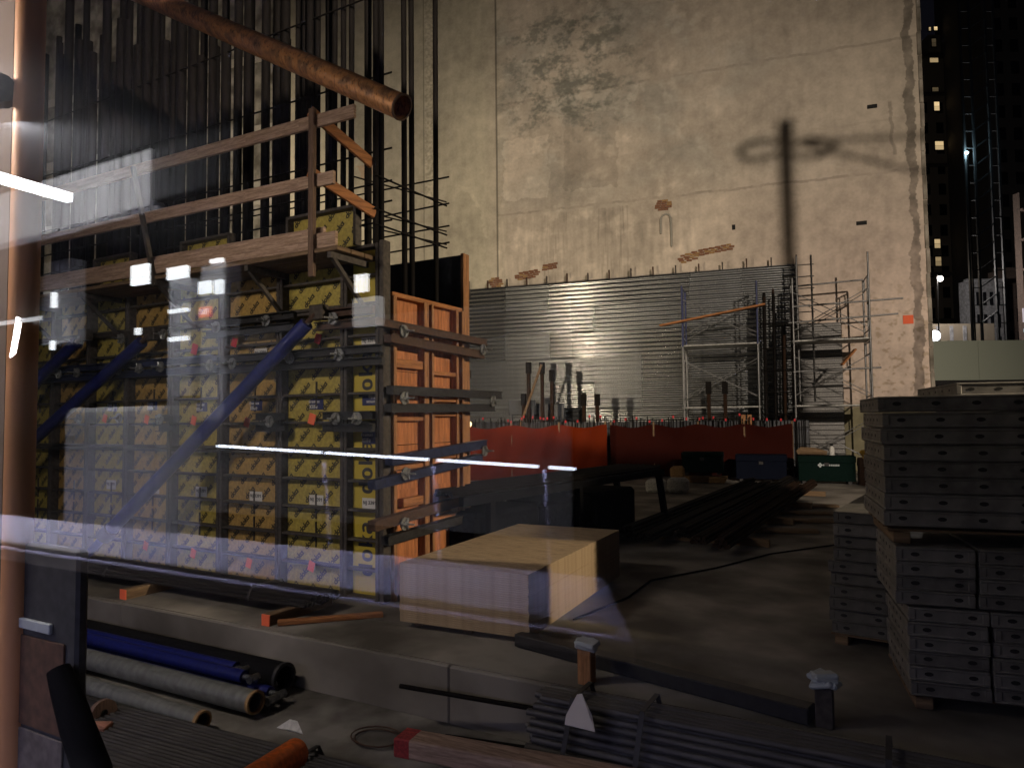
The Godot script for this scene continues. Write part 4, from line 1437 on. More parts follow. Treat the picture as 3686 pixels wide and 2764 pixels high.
func scaffold(label: String, q0: float, q1: float, ef: float, eb: float, lifts: int, y0: float, m: Material, m2: Material, top_rail: bool) -> Node3D:
	# walk-through frames at both ends of each lift, crossed braces between them and decks
	var t := thing("scaffold_tower", label, "scaffold", Vector3((q0 + q1) * 0.5, 0, ef))
	var lh := 2.0
	for l in lifts:
		var y := y0 + l * lh
		for q in [q0, q1]:
			var st := mb()
			for z in [ef, eb]:
				tube(st, [Vector3(q, y, z), Vector3(q, y + lh - 0.01, z)], 0.03, 8)
			for yy in [lh - 0.06, lh - 0.42, 0.3]:
				tube(st, [Vector3(q, y + yy, ef), Vector3(q, y + yy, eb)], 0.022, 7)
			for k in [0.25, 0.75]:
				var z := lerpf(ef, eb, k)
				tube(st, [Vector3(q, y + lh - 0.42, z), Vector3(q, y + lh - 0.06, z)], 0.018, 6)
			var zi := lerpf(ef, eb, 0.3)
			tube(st, [Vector3(q, y + 0.05, zi), Vector3(q, y + lh - 0.42, zi)], 0.02, 6)
			for k in 3:
				tube(st, [Vector3(q, y + 0.35 + k * 0.4, zi), Vector3(q, y + 0.35 + k * 0.4, ef)], 0.016, 6)
			part("frame", st, m if l < lifts - 1 else m2, t)
		for z in [ef, eb]:
			for s in [0, 1]:
				var st := mb()
				tube(st, [Vector3(q0, y + (0.35 if s else 1.55), z), Vector3(q1, y + (1.55 if s else 0.35), z)], 0.014, 6)
				part("cross_brace", st, mats.scaf_steel, t)
	for l in lifts - 1:
		for k in 3:
			var st := mb()
			var z := lerpf(ef, eb, (k + 0.5) / 3.0)
			box(st, Vector3((q0 + q1) * 0.5, y0 + (l + 1) * lh + 0.03, z), Vector3(q1 - q0 + 0.1, 0.05, absf(ef - eb) / 3.0 - 0.015), 0.008)
			part("deck", st, mats.deck, t)
	for q in [q0, q1]:
		for z in [ef, eb]:
			var st := mb()
			tube(st, [Vector3(q, 0.02, z), Vector3(q, y0 + 0.05, z)], 0.02, 6)
			box(st, Vector3(q, 0.012, z), Vector3(0.15, 0.02, 0.15))
			part("base_jack", st, mats.scaf_steel, t)
	return t


func scaffolds() -> void:
	XF = WF
	scaffold("left scaffold tower, blue in its upper lift, before the corrugated fence", -4.5, -2.2, 2.4, 1.2, 3, 0.12, mats.scaf_steel, mats.scaf_blue, false)
	var t := scaffold("right scaffold tower of bare steel tubes before the plaster wall", -1.15, 0.98, 2.4, 1.2, 3, 0.12, mats.scaf_steel, mats.scaf_steel, true)
	for p in [["guard_tube", Vector3(-1.15, 5.22, 2.4), Vector3(1.9, 5.3, 2.3)], ["guard_tube", Vector3(-1.3, 4.72, 2.4), Vector3(1.75, 4.84, 2.35)], ["guard_tube", Vector3(-1.2, 3.2, 2.4), Vector3(1.25, 3.26, 2.35)], ["guard_tube", Vector3(-1.15, 6.05, 1.2), Vector3(0.98, 6.12, 1.2)], ["standard", Vector3(0.98, 6.1, 2.4), Vector3(0.98, 6.75, 2.4)]]:
		var st := mb()
		tube(st, [p[1], p[2]], 0.028, 8)
		part(p[0], st, mats.scaf_steel if p[1].y != 4.72 else mats.waler_rust, t)
	off = Vector3(-3.55, 5.1, 2.62)
	var st2 := mb()
	bar(st2, Vector3(-5.2, 4.82, 2.58), Vector3(-1.95, 5.32, 2.58), 0.24, 0.06, Vector3.UP, 0.006)
	solo("plank", st2, mats.timber_orange, "long tilted timber plank tied across the top lift of the left scaffold", "plank")
	off = Vector3(0.35, 3.4, 2.7)
	st2 = mb()
	bar(st2, Vector3(0.15, 3.35, 2.65), Vector3(0.55, 3.82, 2.5), 0.16, 0.05, Vector3.UP, 0.006)
	solo("plank", st2, mats.timber_orange, "short timber board hanging slanted in the right scaffold", "plank")
	# a ladder that stands up beside the right tower
	t = thing("ladder", "narrow steel ladder rising above the left end of the right scaffold", "ladder", Vector3(-0.75, 0, 1.5))
	for x in [-0.97, -0.53]:
		st2 = mb()
		tube(st2, [Vector3(x, 2.3, 1.5), Vector3(x, 6.98, 1.5)], 0.03, 7)
		part("stile", st2, mats.scaf_steel, t)
	for k in 12:
		st2 = mb()
		tube(st2, [Vector3(-1.02, 2.5 + k * 0.38, 1.5), Vector3(-0.45, 2.5 + k * 0.38, 1.5)], 0.018, 6)
		part("rung", st2, mats.scaf_steel, t)
	# the column cage between the towers
	t = thing("column_cage", "upright cage of dark column bars between the two scaffolds", "rebar", Vector3(-1.6, 0, 1.6))
	for k in 12:
		var x: float = -2.02 + (k % 4) * 0.28
		var z: float = 1.3 + (k / 4) * 0.3
		var y: float = [5.9, 6.0, 4.8, 5.95][k % 4] - 0.2 * (k / 4)
		rod_at("bar", Vector3(x, 0, z), Vector3(x + 0.05, y, z), 0.04 if k % 2 else 0.05, mats.rebar_rusty if k % 3 == 1 else mats.rebar, t)
	for y in [1.0, 1.9, 2.6, 3.3, 4.0, 4.78]:
		st2 = mb()
		tube(st2, [Vector3(-2.1, y, 1.2), Vector3(-1.05, y, 1.2), Vector3(-1.05, y, 2.0), Vector3(-2.1, y, 2.0), Vector3(-2.1, y, 1.2)], 0.016, 5)
		part("tie", st2, mats.rebar, t)


func city() -> void:
	XF = Transform3D()
	# parapet of the pavement shed and the lit shop front under it
	var t := thing("parapet", "plain grey-green board parapet beyond the corner of the plaster wall", "hoarding", Vector3(22, 0, -30))
	var st := mb()
	for k in 5:
		st = mb()
		box(st, Vector3(18.75 + k * 2.42, 4.14, -30), Vector3(2.41, 1.7, 0.06), 0.004)
		part("board", st, mats.hoard_green, t)
	st = mb()
	box(st, Vector3(23.5, 3.2, -30.1), Vector3(12.2, 0.2, 0.3), 0.01)
	part("beam", st, mats.waler_dark, t)
	for k in 3:
		st = mb()
		box(st, Vector3(18.3 + k * 4.4, 1.55, -30.1), Vector3(0.16, 3.1, 0.16), 0.01)
		part("post", st, mats.waler_dark, t)
	st = mb()
	box(st, Vector3(23.5, 3.28, -31.5), Vector3(12.2, 0.06, 2.6))
	part("deck", st, mats.waler_dark, t)
	t = thing("shop_front", "lit brick shop front glimpsed under the grey-green parapet", "shop front", Vector3(22, 0, -33))
	st = mb()
	box(st, Vector3(24, 1.6, -33.3), Vector3(13, 3.2, 0.5))
	part("wall", st, mats.brick, t)
	for k in 5:
		st = mb()
		box(st, Vector3(19.4 + k * 2.5, 1.5, -33.03), Vector3(1.7, 1.9, 0.06), 0.01)
		part("window", st, mats.window_dark, t)
	for rw in 4:
		for k in 34:
			st = mb()
			box(st, Vector3(18.0 + k * 0.24 + 0.12 * (rw % 2), 2.62 + rw * 0.085, -33.04), Vector3(0.22, 0.07, 0.03), 0.006)
			part("brick", st, mats.brick, t)
	# tall old tower with lit windows
	t = thing("tower_building", "tall dark tower with a few lit yellow windows at the far right", "building", Vector3(75, 0, -120))
	st = mb()
	box(st, Vector3(76.5, 29, -126), Vector3(13.4, 58, 12))
	box(st, Vector3(77, 61.2, -125), Vector3(10, 6.5, 10))
	box(st, Vector3(77.2, 66.5, -124.6), Vector3(6.5, 4.2, 8))
	part("wall", st, mats.city_dark, t)
	for k in 5:
		st = mb()
		box(st, Vector3(76.5, [18.0, 26.0, 45.0, 57.6, 64.3][k], -120.0), Vector3([13.6, 13.6, 13.6, 13.6, 10.2][k], 0.6, 0.6), 0.05)
		part("cornice", st, mat("cornice", Color(0.08, 0.07, 0.058), 0.9), t)
	var litw := {}
	for w in [[2040, 132, 18, 18, 0.5], [2033, 69, 4, 8, 0.5], [2046, 68, 7, 8, 0.9], [2009, 156, 5, 16, 0.45], [2043, 234, 11, 20, 0.85], [2001, 245, 11, 11, 1.0], [2041, 198, 13, 9, 0.08], [2046, 318, 18, 19, 0.7], [2005, 322, 8, 22, 0.12], [2035, 528, 12, 20, 0.55], [2036, 566, 12, 20, 0.3], [2041, 98, 9, 18, 0.05]]:
		var z := -119.9
		var s: float = 120.0 / 1520.0
		var x: float = (w[0] - 1106.0) * s - 0.01 * (w[1] - 829.5) * s
		var y: float = 1.84 + (904.5 - 0.01 * (w[0] - 1106.0) - w[1]) * s * 1.0
		# the lens looks up a little, so heights far above the horizon stretch
		y = 1.84 + (y - 1.84) * (1.0 + 0.0004 * (900.0 - w[1]) / 10.0)
		var key := int(w[4] * 100)
		var fr := mb()
		box(fr, Vector3(x, y, z - 0.02), Vector3(w[2] * s + 0.3, w[3] * s + 0.3, 0.12))
		var o := part("window", fr, mats.window_dark, t)
		for k in 2:
			st = mb()
			box(st, Vector3(x, y + (k - 0.5) * w[3] * s * 0.5, z + 0.06), Vector3(w[2] * s, w[3] * s * 0.46, 0.05))
			part("lit_pane", st, glow("lit_window_%d" % (key * (2 if k else 1)), Color(1.0, 0.72, 0.36) if w[4] < 0.95 else Color(1, 0.9, 0.8), w[4] * (1.0 if k else 0.75)), o)
	for rw in 13:
		for c in 4:
			st = mb()
			box(st, Vector3(72.2 + c * 2.7, 12.0 + rw * 3.6, -119.98), Vector3(1.2, 1.9, 0.1))
			part("window", st, mats.window_dark, t)
	# a black tower that closes the view at the right edge
	t = thing("tower_building", "almost black tall building filling the right edge of the sky", "building", Vector3(86, 0, -112))
	st = mb()
	box(st, Vector3(90, 42, -116), Vector3(28, 84, 12))
	part("wall", st, mats.city_black, t)
	for rw in 16:
		for c in 4:
			st = mb()
			box(st, Vector3(78.5 + c * 2.6, 14 + rw * 3.6, -109.97), Vector3(1.3, 2.0, 0.08))
			part("window", st, mats.window_dark, t)
	# hoist mast: two ladders of steel with braces between
	t = thing("hoist_mast", "pale lattice hoist mast rising past the dark towers", "mast", Vector3(37.5, 0, -55))
	var xs := [36.25, 37.0, 38.3, 38.95]
	for x in xs:
		st = mb()
		box(st, Vector3(x, 22, -55), Vector3(0.16, 44, 0.16))
		part("chord", st, mats.mast, t)
	for k in 26:
		var y := 9.0 + k * 1.4
		st = mb()
		bar(st, Vector3(xs[0], y, -55), Vector3(xs[1], y, -55), 0.08, 0.08)
		bar(st, Vector3(xs[2], y, -55), Vector3(xs[3], y, -55), 0.08, 0.08)
		bar(st, Vector3(xs[1], y, -55), Vector3(xs[2], y + 0.9, -55), 0.1, 0.1)
		part("brace", st, mats.mast, t)
	# low grey house, darker brick house, and the corner of a third
	t = thing("low_building", "small pale grey building with two rows of dark windows below the mast", "building", Vector3(47.5, 0, -70))
	st = mb()
	box(st, Vector3(47.5, 7.6, -70.6), Vector3(3.6, 15.2, 1.2))
	part("wall", st, mats.city_grey, t)
	st = mb()
	box(st, Vector3(47.5, 15.2, -70.0), Vector3(3.8, 0.35, 0.5), 0.03)
	part("cornice", st, mats.city_grey, t)
	for rw in 3:
		for c in 5:
			st = mb()
			box(st, Vector3(46.15 + c * 0.67, 13.4 - rw * 2.25, -69.99), Vector3(0.33, 1.35, 0.06))
			part("window", st, mats.window_dark, t)
	t = thing("low_building", "dark brick building beside the small pale grey one", "building", Vector3(51.2, 0, -72))
	st = mb()
	box(st, Vector3(52.2, 8.3, -72.6), Vector3(4.2, 16.6, 1.2))
	part("wall", st, mats.city_brick, t)
	st = mb()
	box(st, Vector3(52.2, 16.7, -72.0), Vector3(4.4, 0.4, 0.6), 0.03)
	part("cornice", st, mats.city_brick, t)
	for rw in 3:
		for c in 4:
			st = mb()
			box(st, Vector3(50.7 + c * 0.8, 14.4 - rw * 2.4, -71.98), Vector3(0.4, 1.4, 0.06))
			part("window", st, mats.window_dark, t)
	t = thing("low_building", "grey balconied facade cut by the right edge, with a purple sign", "building", Vector3(45, 0, -60))
	st = mb()
	box(st, Vector3(46.3, 10.5, -60.4), Vector3(4.4, 21, 0.8))
	part("wall", st, mats.city_brick, t)
	for k in 5:
		st = mb()
		box(st, Vector3(46.25, 9.0 + k * 2.6, -59.8), Vector3(4.5, 0.2, 0.6), 0.02)
		part("balcony", st, mats.city_brick, t)
	st = mb()
	box(st, Vector3(43.75, 10.2, -59.4), Vector3(0.5, 1.2, 0.15), 0.02)
	part("sign", st, glow("purple_sign", Color(0.35, 0.12, 1.0), 0.12), t)
	st = mb()
	box(st, Vector3(43.8, 8.9, -59.3), Vector3(0.6, 0.3, 0.2), 0.02)
	part("sign", st, glow("blue_sign", Color(0.25, 0.7, 1.0), 0.9), t)
	# the dark ground floor below the tower
	t = thing("low_building", "dark low building front just right of the plaster wall's corner", "building", Vector3(40, 0, -62))
	st = mb()
	box(st, Vector3(39.5, 5.0, -67), Vector3(8.0, 10, 8))
	part("wall", st, mats.city_dark, t)
	for k in 4:
		st = mb()
		box(st, Vector3(37.2 + k * 1.2, 8.0, -62.97), Vector3(0.3, 3.6, 0.1))
		part("pilaster", st, mats.city_grey, t)


func lamp(called: String, label: String, at: Vector3, r: float, c: Color, e: float, light: float, post_h: float, arm := 0.0) -> void:
	# a lamp head with a glowing globe and the light inside it, on its post
	var t := thing(called, label, "lamp", Vector3(at.x + arm, 0, at.z))
	var st := mb()
	tube(st, [Vector3(at.x + arm, 0, at.z), Vector3(at.x + arm, post_h, at.z)], 0.06, 8)
	part("post", st, mats.waler_dark, t)
	st = mb()
	tube(st, [Vector3(at.x + arm, post_h - 0.1, at.z), Vector3(at.x, at.y + r * 1.05, at.z)], 0.04, 6)
	part("arm", st, mats.waler_dark, t)
	var g := SphereMesh.new()
	g.radius = r
	g.height = r * 2.0
	g.radial_segments = 16
	g.rings = 8
	inst("globe", g, glow("globe_" + called + str(int(at.x)), c, e), t, at)
	var l := OmniLight3D.new()
	l.name = "light"
	l.light_color = c.linear_to_srgb()
	l.light_energy = light
	l.light_size = r * 0.9
	l.omni_range = 80.0
	l.omni_attenuation = 2.0
	l.shadow_enabled = true
	l.position = at - off
	t.add_child(l, true)


func lamps() -> void:
	XF = Transform3D()
	lamp("street_lamp", "brilliant white street lamp just above the grey-green parapet", Vector3(27.2, 6.9, -45), 0.34, Color(0.9, 0.95, 1.0), 14.0, 50.0, 7.2, 0.3)
	lamp("street_lamp", "white street lamp higher up, below the lit windows of the tower", Vector3(37.2, 13.6, -60.4), 0.24, Color(1.0, 0.92, 0.85), 10.0, 60.0, 13.9, -0.3)
	work_lamp("work_lamp", "warm work lamp on a stand right of the view, aimed at the orange end form", Vector3(9.5, 4.5, -3.1), Vector3(-1.4, 1.9, -7.9), 0.22, 6.0, STREET, 17.0)
	lamp("street_lamp", "small warm lamp right beside the corner of the plaster wall", Vector3(34.6, 13.2, -58), 0.14, Color(1.0, 0.8, 0.6), 6.0, 4.0, 13.4, -0.3)
	lamp("mast_lamp", "small bluish lamp on the lattice hoist mast", Vector3(36.2, 22.5, -54.7), 0.13, Color(0.6, 0.9, 1.0), 9.0, 5.0, 22.6, 0.06)
	# the flood light across the street, behind the window, and the utility pole it throws on to the wall
	var at := Vector3(8, 11, 16)
	var t := thing("flood_light", "tall flood light behind the window that lights the plaster wall", "lamp", Vector3(8, 0, 16))
	var st := mb()
	tube(st, [Vector3(8, 0, 16.4), Vector3(8, 11.1, 16.4)], 0.09, 8)
	part("mast", st, mats.waler_dark, t)
	st = mb()
	box(st, Vector3(8, 11, 16.22), Vector3(0.6, 0.5, 0.24), 0.03)
	part("housing", st, mats.waler_dark, t)
	st = mb()
	box(st, Vector3(8, 11, 16.09), Vector3(0.42, 0.36, 0.01))
	part("lamp_face", st, glow("flood_face", Color(1.0, 0.85, 0.68), 4.0), t)
	var l := SpotLight3D.new()
	l.name = "light"
	l.light_color = Color(1.0, 0.84, 0.67).linear_to_srgb()
	l.light_energy = FLOOD
	l.light_size = 0.17
	l.spot_range = 90.0
	l.spot_attenuation = 2.0
	l.spot_angle = 30.0
	l.spot_angle_attenuation = 0.75
	l.shadow_enabled = true
	t.add_child(l, true)
	l.look_at_from_position(at, Vector3(2.5, 0.5, -26.5))
	t = thing("utility_pole", "utility pole with cable coils, seen only as a shadow on the plaster wall", "pole", Vector3(8.66, 0, -1))
	st = mb()
	tube(st, [Vector3(8.66, 0, -1), Vector3(8.66, 11.47, -1)], [0.125, 0.1], 12)
	part("pole", st, mats.plank, t)
	for sx in [-1.0, 1.0]:
		for w in 3:
			st = mb()
			var ring := []
			for k in 25:
				var an := TAU * k / 24.0
				ring.append(Vector3(8.66 + sx * (0.31 + 0.02 * w) + cos(an) * 0.29, 11.02 + sin(an) * (0.12 + 0.012 * w) - 0.03 * sx, -1.0 - sin(an) * 0.1))
			tube(st, ring, 0.03, 6)
			part("cable_coil", st, mats.black, t)
	for p in [[Vector3(8.9, 11.05, -1), Vector3(13.5, 9.3, -1.2)], [Vector3(8.7, 11.1, -1), Vector3(13.5, 10.9, -1.0)]]:
		st = mb()
		tube(st, [p[0], p[0].lerp(p[1], 0.5) - Vector3(0, 0.08, 0), p[1]], 0.035, 6)
		part("line", st, mats.black, t)
	# work lamps on the site
	work_lamp("work_lamp", "small warm work lamp glowing at the edge of the orange end form", Vector3(-0.81, 1.75, -13.0), Vector3(1.5, 1.0, -22), 0.06, 3.0, 4.0)
	work_lamp("work_lamp", "work lamp on a stand hidden behind the yellow form, lighting the corrugated fence", Vector3(-4.8, 3.2, -14.4), Vector3(0.5, 5.6, -27), 0.1, 8.0, WORK)
	work_lamp("work_lamp", "second work lamp hidden behind the yellow form, aimed at the grey building", Vector3(-5.6, 3.4, -14.6), Vector3(-24, 7.5, -34), 0.1, 8.0, 380.0, 48.0)


func work_lamp(called: String, label: String, at: Vector3, aim: Vector3, r: float, e: float, light: float, cone := 38.0) -> void:
	XF = Transform3D()
	var t := thing(called, label, "lamp", Vector3(at.x, 0, at.z))
	var st := mb()
	tube(st, [Vector3(at.x, 0.0, at.z), Vector3(at.x, at.y - r, at.z)], 0.02, 6)
	part("stand", st, mats.yellow_tarp, t)
	var g := SphereMesh.new()
	g.radius = r
	g.height = r * 2.0
	g.radial_segments = 12
	g.rings = 6
	inst("bulb", g, glow("bulb%d" % int(e), Color(1.0, 0.7, 0.35), e), t, at)
	var l := SpotLight3D.new()
	l.name = "light"
	l.light_color = Color(1.0, 0.82, 0.58).linear_to_srgb()
	l.light_energy = light
	l.light_size = r * 0.8
	l.spot_range = 40.0
	l.spot_attenuation = 2.0
	l.spot_angle = cone
	l.spot_angle_attenuation = 0.6
	l.shadow_enabled = true
	t.add_child(l, true)
	l.look_at_from_position(at, aim)


func area(parent: Node, at: Vector3, size: Vector2, c: Color, e: float, dir: Vector3) -> void:
	var l := AreaLight3D.new()
	l.name = "light"
	l.area_size = size
	l.area_normalize_energy = true
	l.light_color = c.linear_to_srgb()
	l.light_energy = e
	l.area_range = 30.0
	l.area_attenuation = 2.0
	l.shadow_enabled = true
	# -z of the light points along dir (frame of the site), its x along the window
	var z := -dir.normalized()
	var x := Vector3.RIGHT if absf(z.x) < 0.9 else Vector3.BACK
	var y := z.cross(x).normalized()
	l.transform = Transform3D(Basis(y.cross(z).normalized(), y, z), at - off)
	parent.add_child(l, true)


func station() -> void:
	XF = SF
	# the building round the camera: walls, floor, ceiling, and the storey above
	var t := thing("station_building", "station building that the window belongs to, seen only as reflections", "building", Vector3(3, 0, -3))
	var parts := [["floor", Vector3(3, 0.12, -3.2), Vector3(22, 0.24, 7.7), "room_dark"], ["ceiling", Vector3(3, 3.6, -3.2), Vector3(22, 0.2, 7.7), "room_dark"], ["back_wall", Vector3(3, 1.87, -6.95), Vector3(21.6, 3.26, 0.2), "room_dark"], ["side_wall", Vector3(-7.9, 1.87, -3.1), Vector3(0.2, 3.26, 7.4), "room_dark"], ["side_wall", Vector3(13.9, 1.87, -3.1), Vector3(0.2, 3.26, 7.4), "room_dark"], ["upper_storey", Vector3(3, 5.6, -3.2), Vector3(22, 3.7, 7.7), "concrete_dark"], ["facade", Vector3(3, -0.12, 0.72), Vector3(22, 0.78, 0.08), "concrete_dark"]]
	for p in parts:
		var st := mb()
		box(st, p[1], p[2])
		part(p[0], st, mats[p[3]], t)
	t = thing("window_pane", "large clear window pane that the site is seen through", "window", Vector3(3, 0.3, 0.7))
	var st0 := mb()
	box(st0, Vector3(3, 1.88, 0.7), Vector3(21.6, 3.18, 0.008))
	part("glass", st0, mats.pane_glass, t)
	# the white counter and its light bar on posts
	t = thing("counter", "white counter top glowing violet, reflected as the pale band low in the window", "counter", Vector3(5, 0.24, -0.9))
	st0 = mb()
	var top := [Vector3(0.66, 1.21, -0.51), Vector3(1.03, 1.21, -1.23), Vector3(9.5, 1.21, -1.23), Vector3(9.5, 1.21, -0.51)]
	var dn := Vector3(0, -0.05, 0)
	quad(st0, top[0], top[1], top[2], top[3], Vector3.UP)
	quad(st0, top[0] + dn, top[1] + dn, top[2] + dn, top[3] + dn, Vector3.DOWN)
	quad(st0, top[0], top[3], top[3] + dn, top[0] + dn, Vector3.BACK)
	quad(st0, top[1], top[2], top[2] + dn, top[1] + dn, Vector3.FORWARD)
	quad(st0, top[0], top[1], top[1] + dn, top[0] + dn, Vector3.LEFT)
	part("counter_top", st0, mats.counter, t)
	st0 = mb()
	tube(st0, [Vector3(0.72, 1.235, -0.53), Vector3(9.5, 1.235, -0.53)], 0.016, 8)
	part("edge_rail", st0, mats.room_white, t)
	st0 = mb()
	box(st0, Vector3(5.2, 0.7, -0.95), Vector3(8.4, 0.92, 0.5))
	part("cabinet", st0, mats.room_dark, t)
	t = thing("light_bar", "thin white light bar on slim posts, reflected as a bright line across the forms", "lamp", Vector3(2, 1.2, -1.15))
	var x0 := 3.12
	for seg in [[3.12, 2.40], [2.37, 1.78], [1.73, 1.25], [1.2, 1.09]]:
		st0 = mb()
		var ya := lerpf(1.645, 1.715, (seg[0] - 1.08) / 2.05)
		var yb := lerpf(1.645, 1.715, (seg[1] - 1.08) / 2.05)
		bar(st0, Vector3(seg[0], ya, -1.1), Vector3(seg[1], yb, -1.1), 0.012, 0.012)
		part("tube", st0, glow("bar_tube", Color(0.8, 0.86, 1.0), 14.0), t)
	for x in [2.385, 1.755, 1.225]:
		st0 = mb()
		tube(st0, [Vector3(x, 1.21, -1.15), Vector3(x, 1.66, -1.1)], 0.006, 6)
		part("post", st0, mats.room_grey, t)
	area(t, Vector3(2.1, 1.64, -1.1), Vector2(2.05, 0.03), Color(0.56, 0.56, 1.0), COUNTER * 0.6, Vector3(0, -1, 0))
	area(t, Vector3(6.2, 1.7, -1.1), Vector2(5.5, 0.03), Color(0.6, 0.59, 1.0), COUNTER, Vector3(0, -1, 0))
	# ceiling lamp and bulkhead at the left
	t = thing("ceiling_lamp", "long white ceiling lamp reflected as the glaring bar at the left edge", "lamp", Vector3(4.2, 3.2, -0.5))
	st0 = mb()
	bar(st0, Vector3(4.14, 3.157, -0.1), Vector3(4.206, 3.157, -0.92), 0.05, 0.05)
	part("tube", st0, glow("ceiling_tube", Color(0.93, 0.95, 1.0), 16.0), t)
	area(t, Vector3(4.22, 3.11, -0.55), Vector2(0.1, 0.8), Color(0.95, 0.95, 1.0), CEIL, Vector3(0.35, -0.2, -1))
	t = thing("bulkhead", "white ceiling bulkhead reflected as the bright slanting panel at the left", "bulkhead", Vector3(5, 2.7, -0.5))
	for p in [[4.74, 9.0, 3.12, 3.48], [4.16, 4.72, 3.13, 3.48], [3.86, 4.14, 3.14, 3.48], [3.1, 3.84, 3.16, 3.48]]:
		st0 = mb()
		box(st0, Vector3((p[0] + p[1]) * 0.5, (p[2] + p[3]) * 0.5, -1.25), Vector3(p[1] - p[0], p[3] - p[2], 0.1), 0.004)
		part("panel", st0, mats.room_white if p[0] > 3.85 else mats.room_dark, t)
	area(t, Vector3(4.6, 3.45, -0.2), Vector2(2.0, 0.08), Color(0.95, 0.95, 1.0), CEIL * 0.4, Vector3(0, -0.35, -1))
	# pale columns and lit fittings deep in the room
	var k := 4.0 / 6.5
	var z := -2.6
	for c in [[12.55, 11.75, 5.05, 3.15, "leftmost"], [9.25, 8.75, 3.9, 2.2, "middle"], [8.55, 8.03, 4.05, 1.85, "rightmost"]]:
		t = thing("column", "pale column deep in the room, %s of the three reflected in the forms" % c[4], "column", Vector3((c[0] + c[1]) * 0.5 * k, 0.24, z))
		st0 = mb()
		var ya: float = 1.84 + (c[3] - 1.84) * k
		var yb: float = 1.84 + (c[2] - 1.84) * k
		box(st0, Vector3((c[0] + c[1]) * 0.5 * k, (ya + yb) * 0.5, z - 0.1), Vector3((c[0] - c[1]) * k, yb - ya, 0.16), 0.01)
		part("shaft", st0, mats.room_grey, t)
		area(t, Vector3((c[0] + c[1]) * 0.5 * k, yb + 0.12, z + 0.5), Vector2(0.3, 0.1), Color(0.95, 0.97, 1.0), 0.9, Vector3(0, -0.7, -0.6))
	for c in [[10.066, 9.67, 4.2, 3.9, 7.0, "large square, leftmost of the bright ones"], [9.22, 8.78, 4.07, 3.9, 7.0, "wide one above the middle column"], [8.53, 8.29, 3.8, 3.63, 7.0, "square one left of the right-hand pair"], [8.197, 8.053, 3.79, 3.6, 7.0, "square one right of the right-hand pair"], [8.296, 8.05, 4.09, 4.04, 8.0, "small flat one, topmost on the right"], [9.18, 8.77, 3.46, 3.41, 6.0, "thin strip half way up the middle column"], [9.17, 8.77, 3.06, 3.0, 6.0, "thin strip low on the middle column"], [12.2, 12.1, 4.0, 3.75, 5.0, "narrow one at the far left, upper"], [12.2, 12.12, 3.2, 3.05, 5.0, "narrow one at the far left, lower"], [9.95, 9.85, 3.25, 3.15, 5.0, "tiny one under the large square"]]:
		t = thing("ceiling_lamp", "reflected white lamp panel in the room, " + c[5], "lamp", Vector3((c[0] + c[1]) * 0.5 * k, 1.84 + (c[3] - 1.84) * k, z), "lamp panels deep in the room")
		st0 = mb()
		box(st0, Vector3((c[0] + c[1]) * 0.5 * k, 1.84 + ((c[2] + c[3]) * 0.5 - 1.84) * k, z), Vector3((c[0] - c[1]) * k, (c[2] - c[3]) * k, 0.03), 0.0)
		part("panel", st0, glow("light_panel_%d" % int(c[4]), Color(0.93, 0.97, 1.0), c[4]), t)
	t = thing("exit_sign", "red lit EXIT sign deep in the room, reflected over the form", "sign", Vector3(8.43 * k, 2.8, z))
	st0 = mb()
	box(st0, Vector3(8.43 * k, 1.84 + (3.375 - 1.84) * k, z - 0.02), Vector3(0.16, 0.09, 0.03), 0.004)
	part("box", st0, glow("exit_box", Color(1.0, 0.02, 0.02), 2.5), t)
	text("lettering", "EXIT", 0.06, glow("exit_text", Color(1, 0.85, 0.8), 4.0), t, Vector3(8.43 * k, 1.84 + (3.375 - 1.84) * k, z), Basis(Vector3(-1, 0, 0), Vector3.UP, Vector3(0, 0, 1)))
	t = thing("cabinet", "white cabinet reflected as the pale block at the left of the forms", "cabinet", Vector3(6.9, 0.24, -3.0))
	st0 = mb()
	box(st0, Vector3(6.9, 1.15, -3.1), Vector3(1.5, 1.7, 0.5), 0.03)
	part("body", st0, mats.room_white, t)
	for q in 2:
		st0 = mb()
		box(st0, Vector3(6.53 + q * 0.75, 1.15, -2.84), Vector3(0.72, 1.6, 0.02), 0.006)
		part("door", st0, mats.room_grey, t)
	area(t, Vector3(6.9, 2.9, -1.9), Vector2(1.0, 0.2), Color(0.95, 0.97, 1.0), 1.6, Vector3(0, -0.8, -0.6))
	t = thing("wall_panel", "pale back wall deep in the room, mirrored as a veil over the forms", "wall panel", Vector3(7, 0.3, -6.8))
	for q in 4:
		st0 = mb()
		box(st0, Vector3(4.6 + q * 2.0, 1.85, -6.8), Vector3(1.98, 3.1, 0.06), 0.01)
		part("panel", st0, mats.room_grey, t)
	t = thing("ceiling_lamp", "long ceiling lamp that washes the pale back wall of the room", "lamp", Vector3(12.2, 3.45, -4.6))
	st0 = mb()
	box(st0, Vector3(12.2, 3.47, -4.6), Vector3(2.4, 0.04, 0.12), 0.01)
	part("tube", st0, glow("wash_tube", Color(0.95, 0.97, 1.0), 2.0), t)
	area(t, Vector3(12.2, 3.44, -4.6), Vector2(2.4, 0.12), Color(0.97, 0.97, 1.0), 14.0, Vector3(-0.5, -0.6, -0.6))
	t = thing("wall_lamp", "small white lamp box with three slits reflected beside the corner of the form", "lamp", Vector3(2.55, 2.4, -1.6))
	for q in 3:
		st0 = mb()
		box(st0, Vector3(2.545 + q * 0.035, 2.6, -1.6), Vector3(0.016, 0.1, 0.02))
		part("slit", st0, glow("slit", Color(1, 0.98, 0.95), 9.0), t)
	st0 = mb()
	box(st0, Vector3(2.55, 2.44, -1.62), Vector3(0.19, 0.16, 0.05), 0.006)
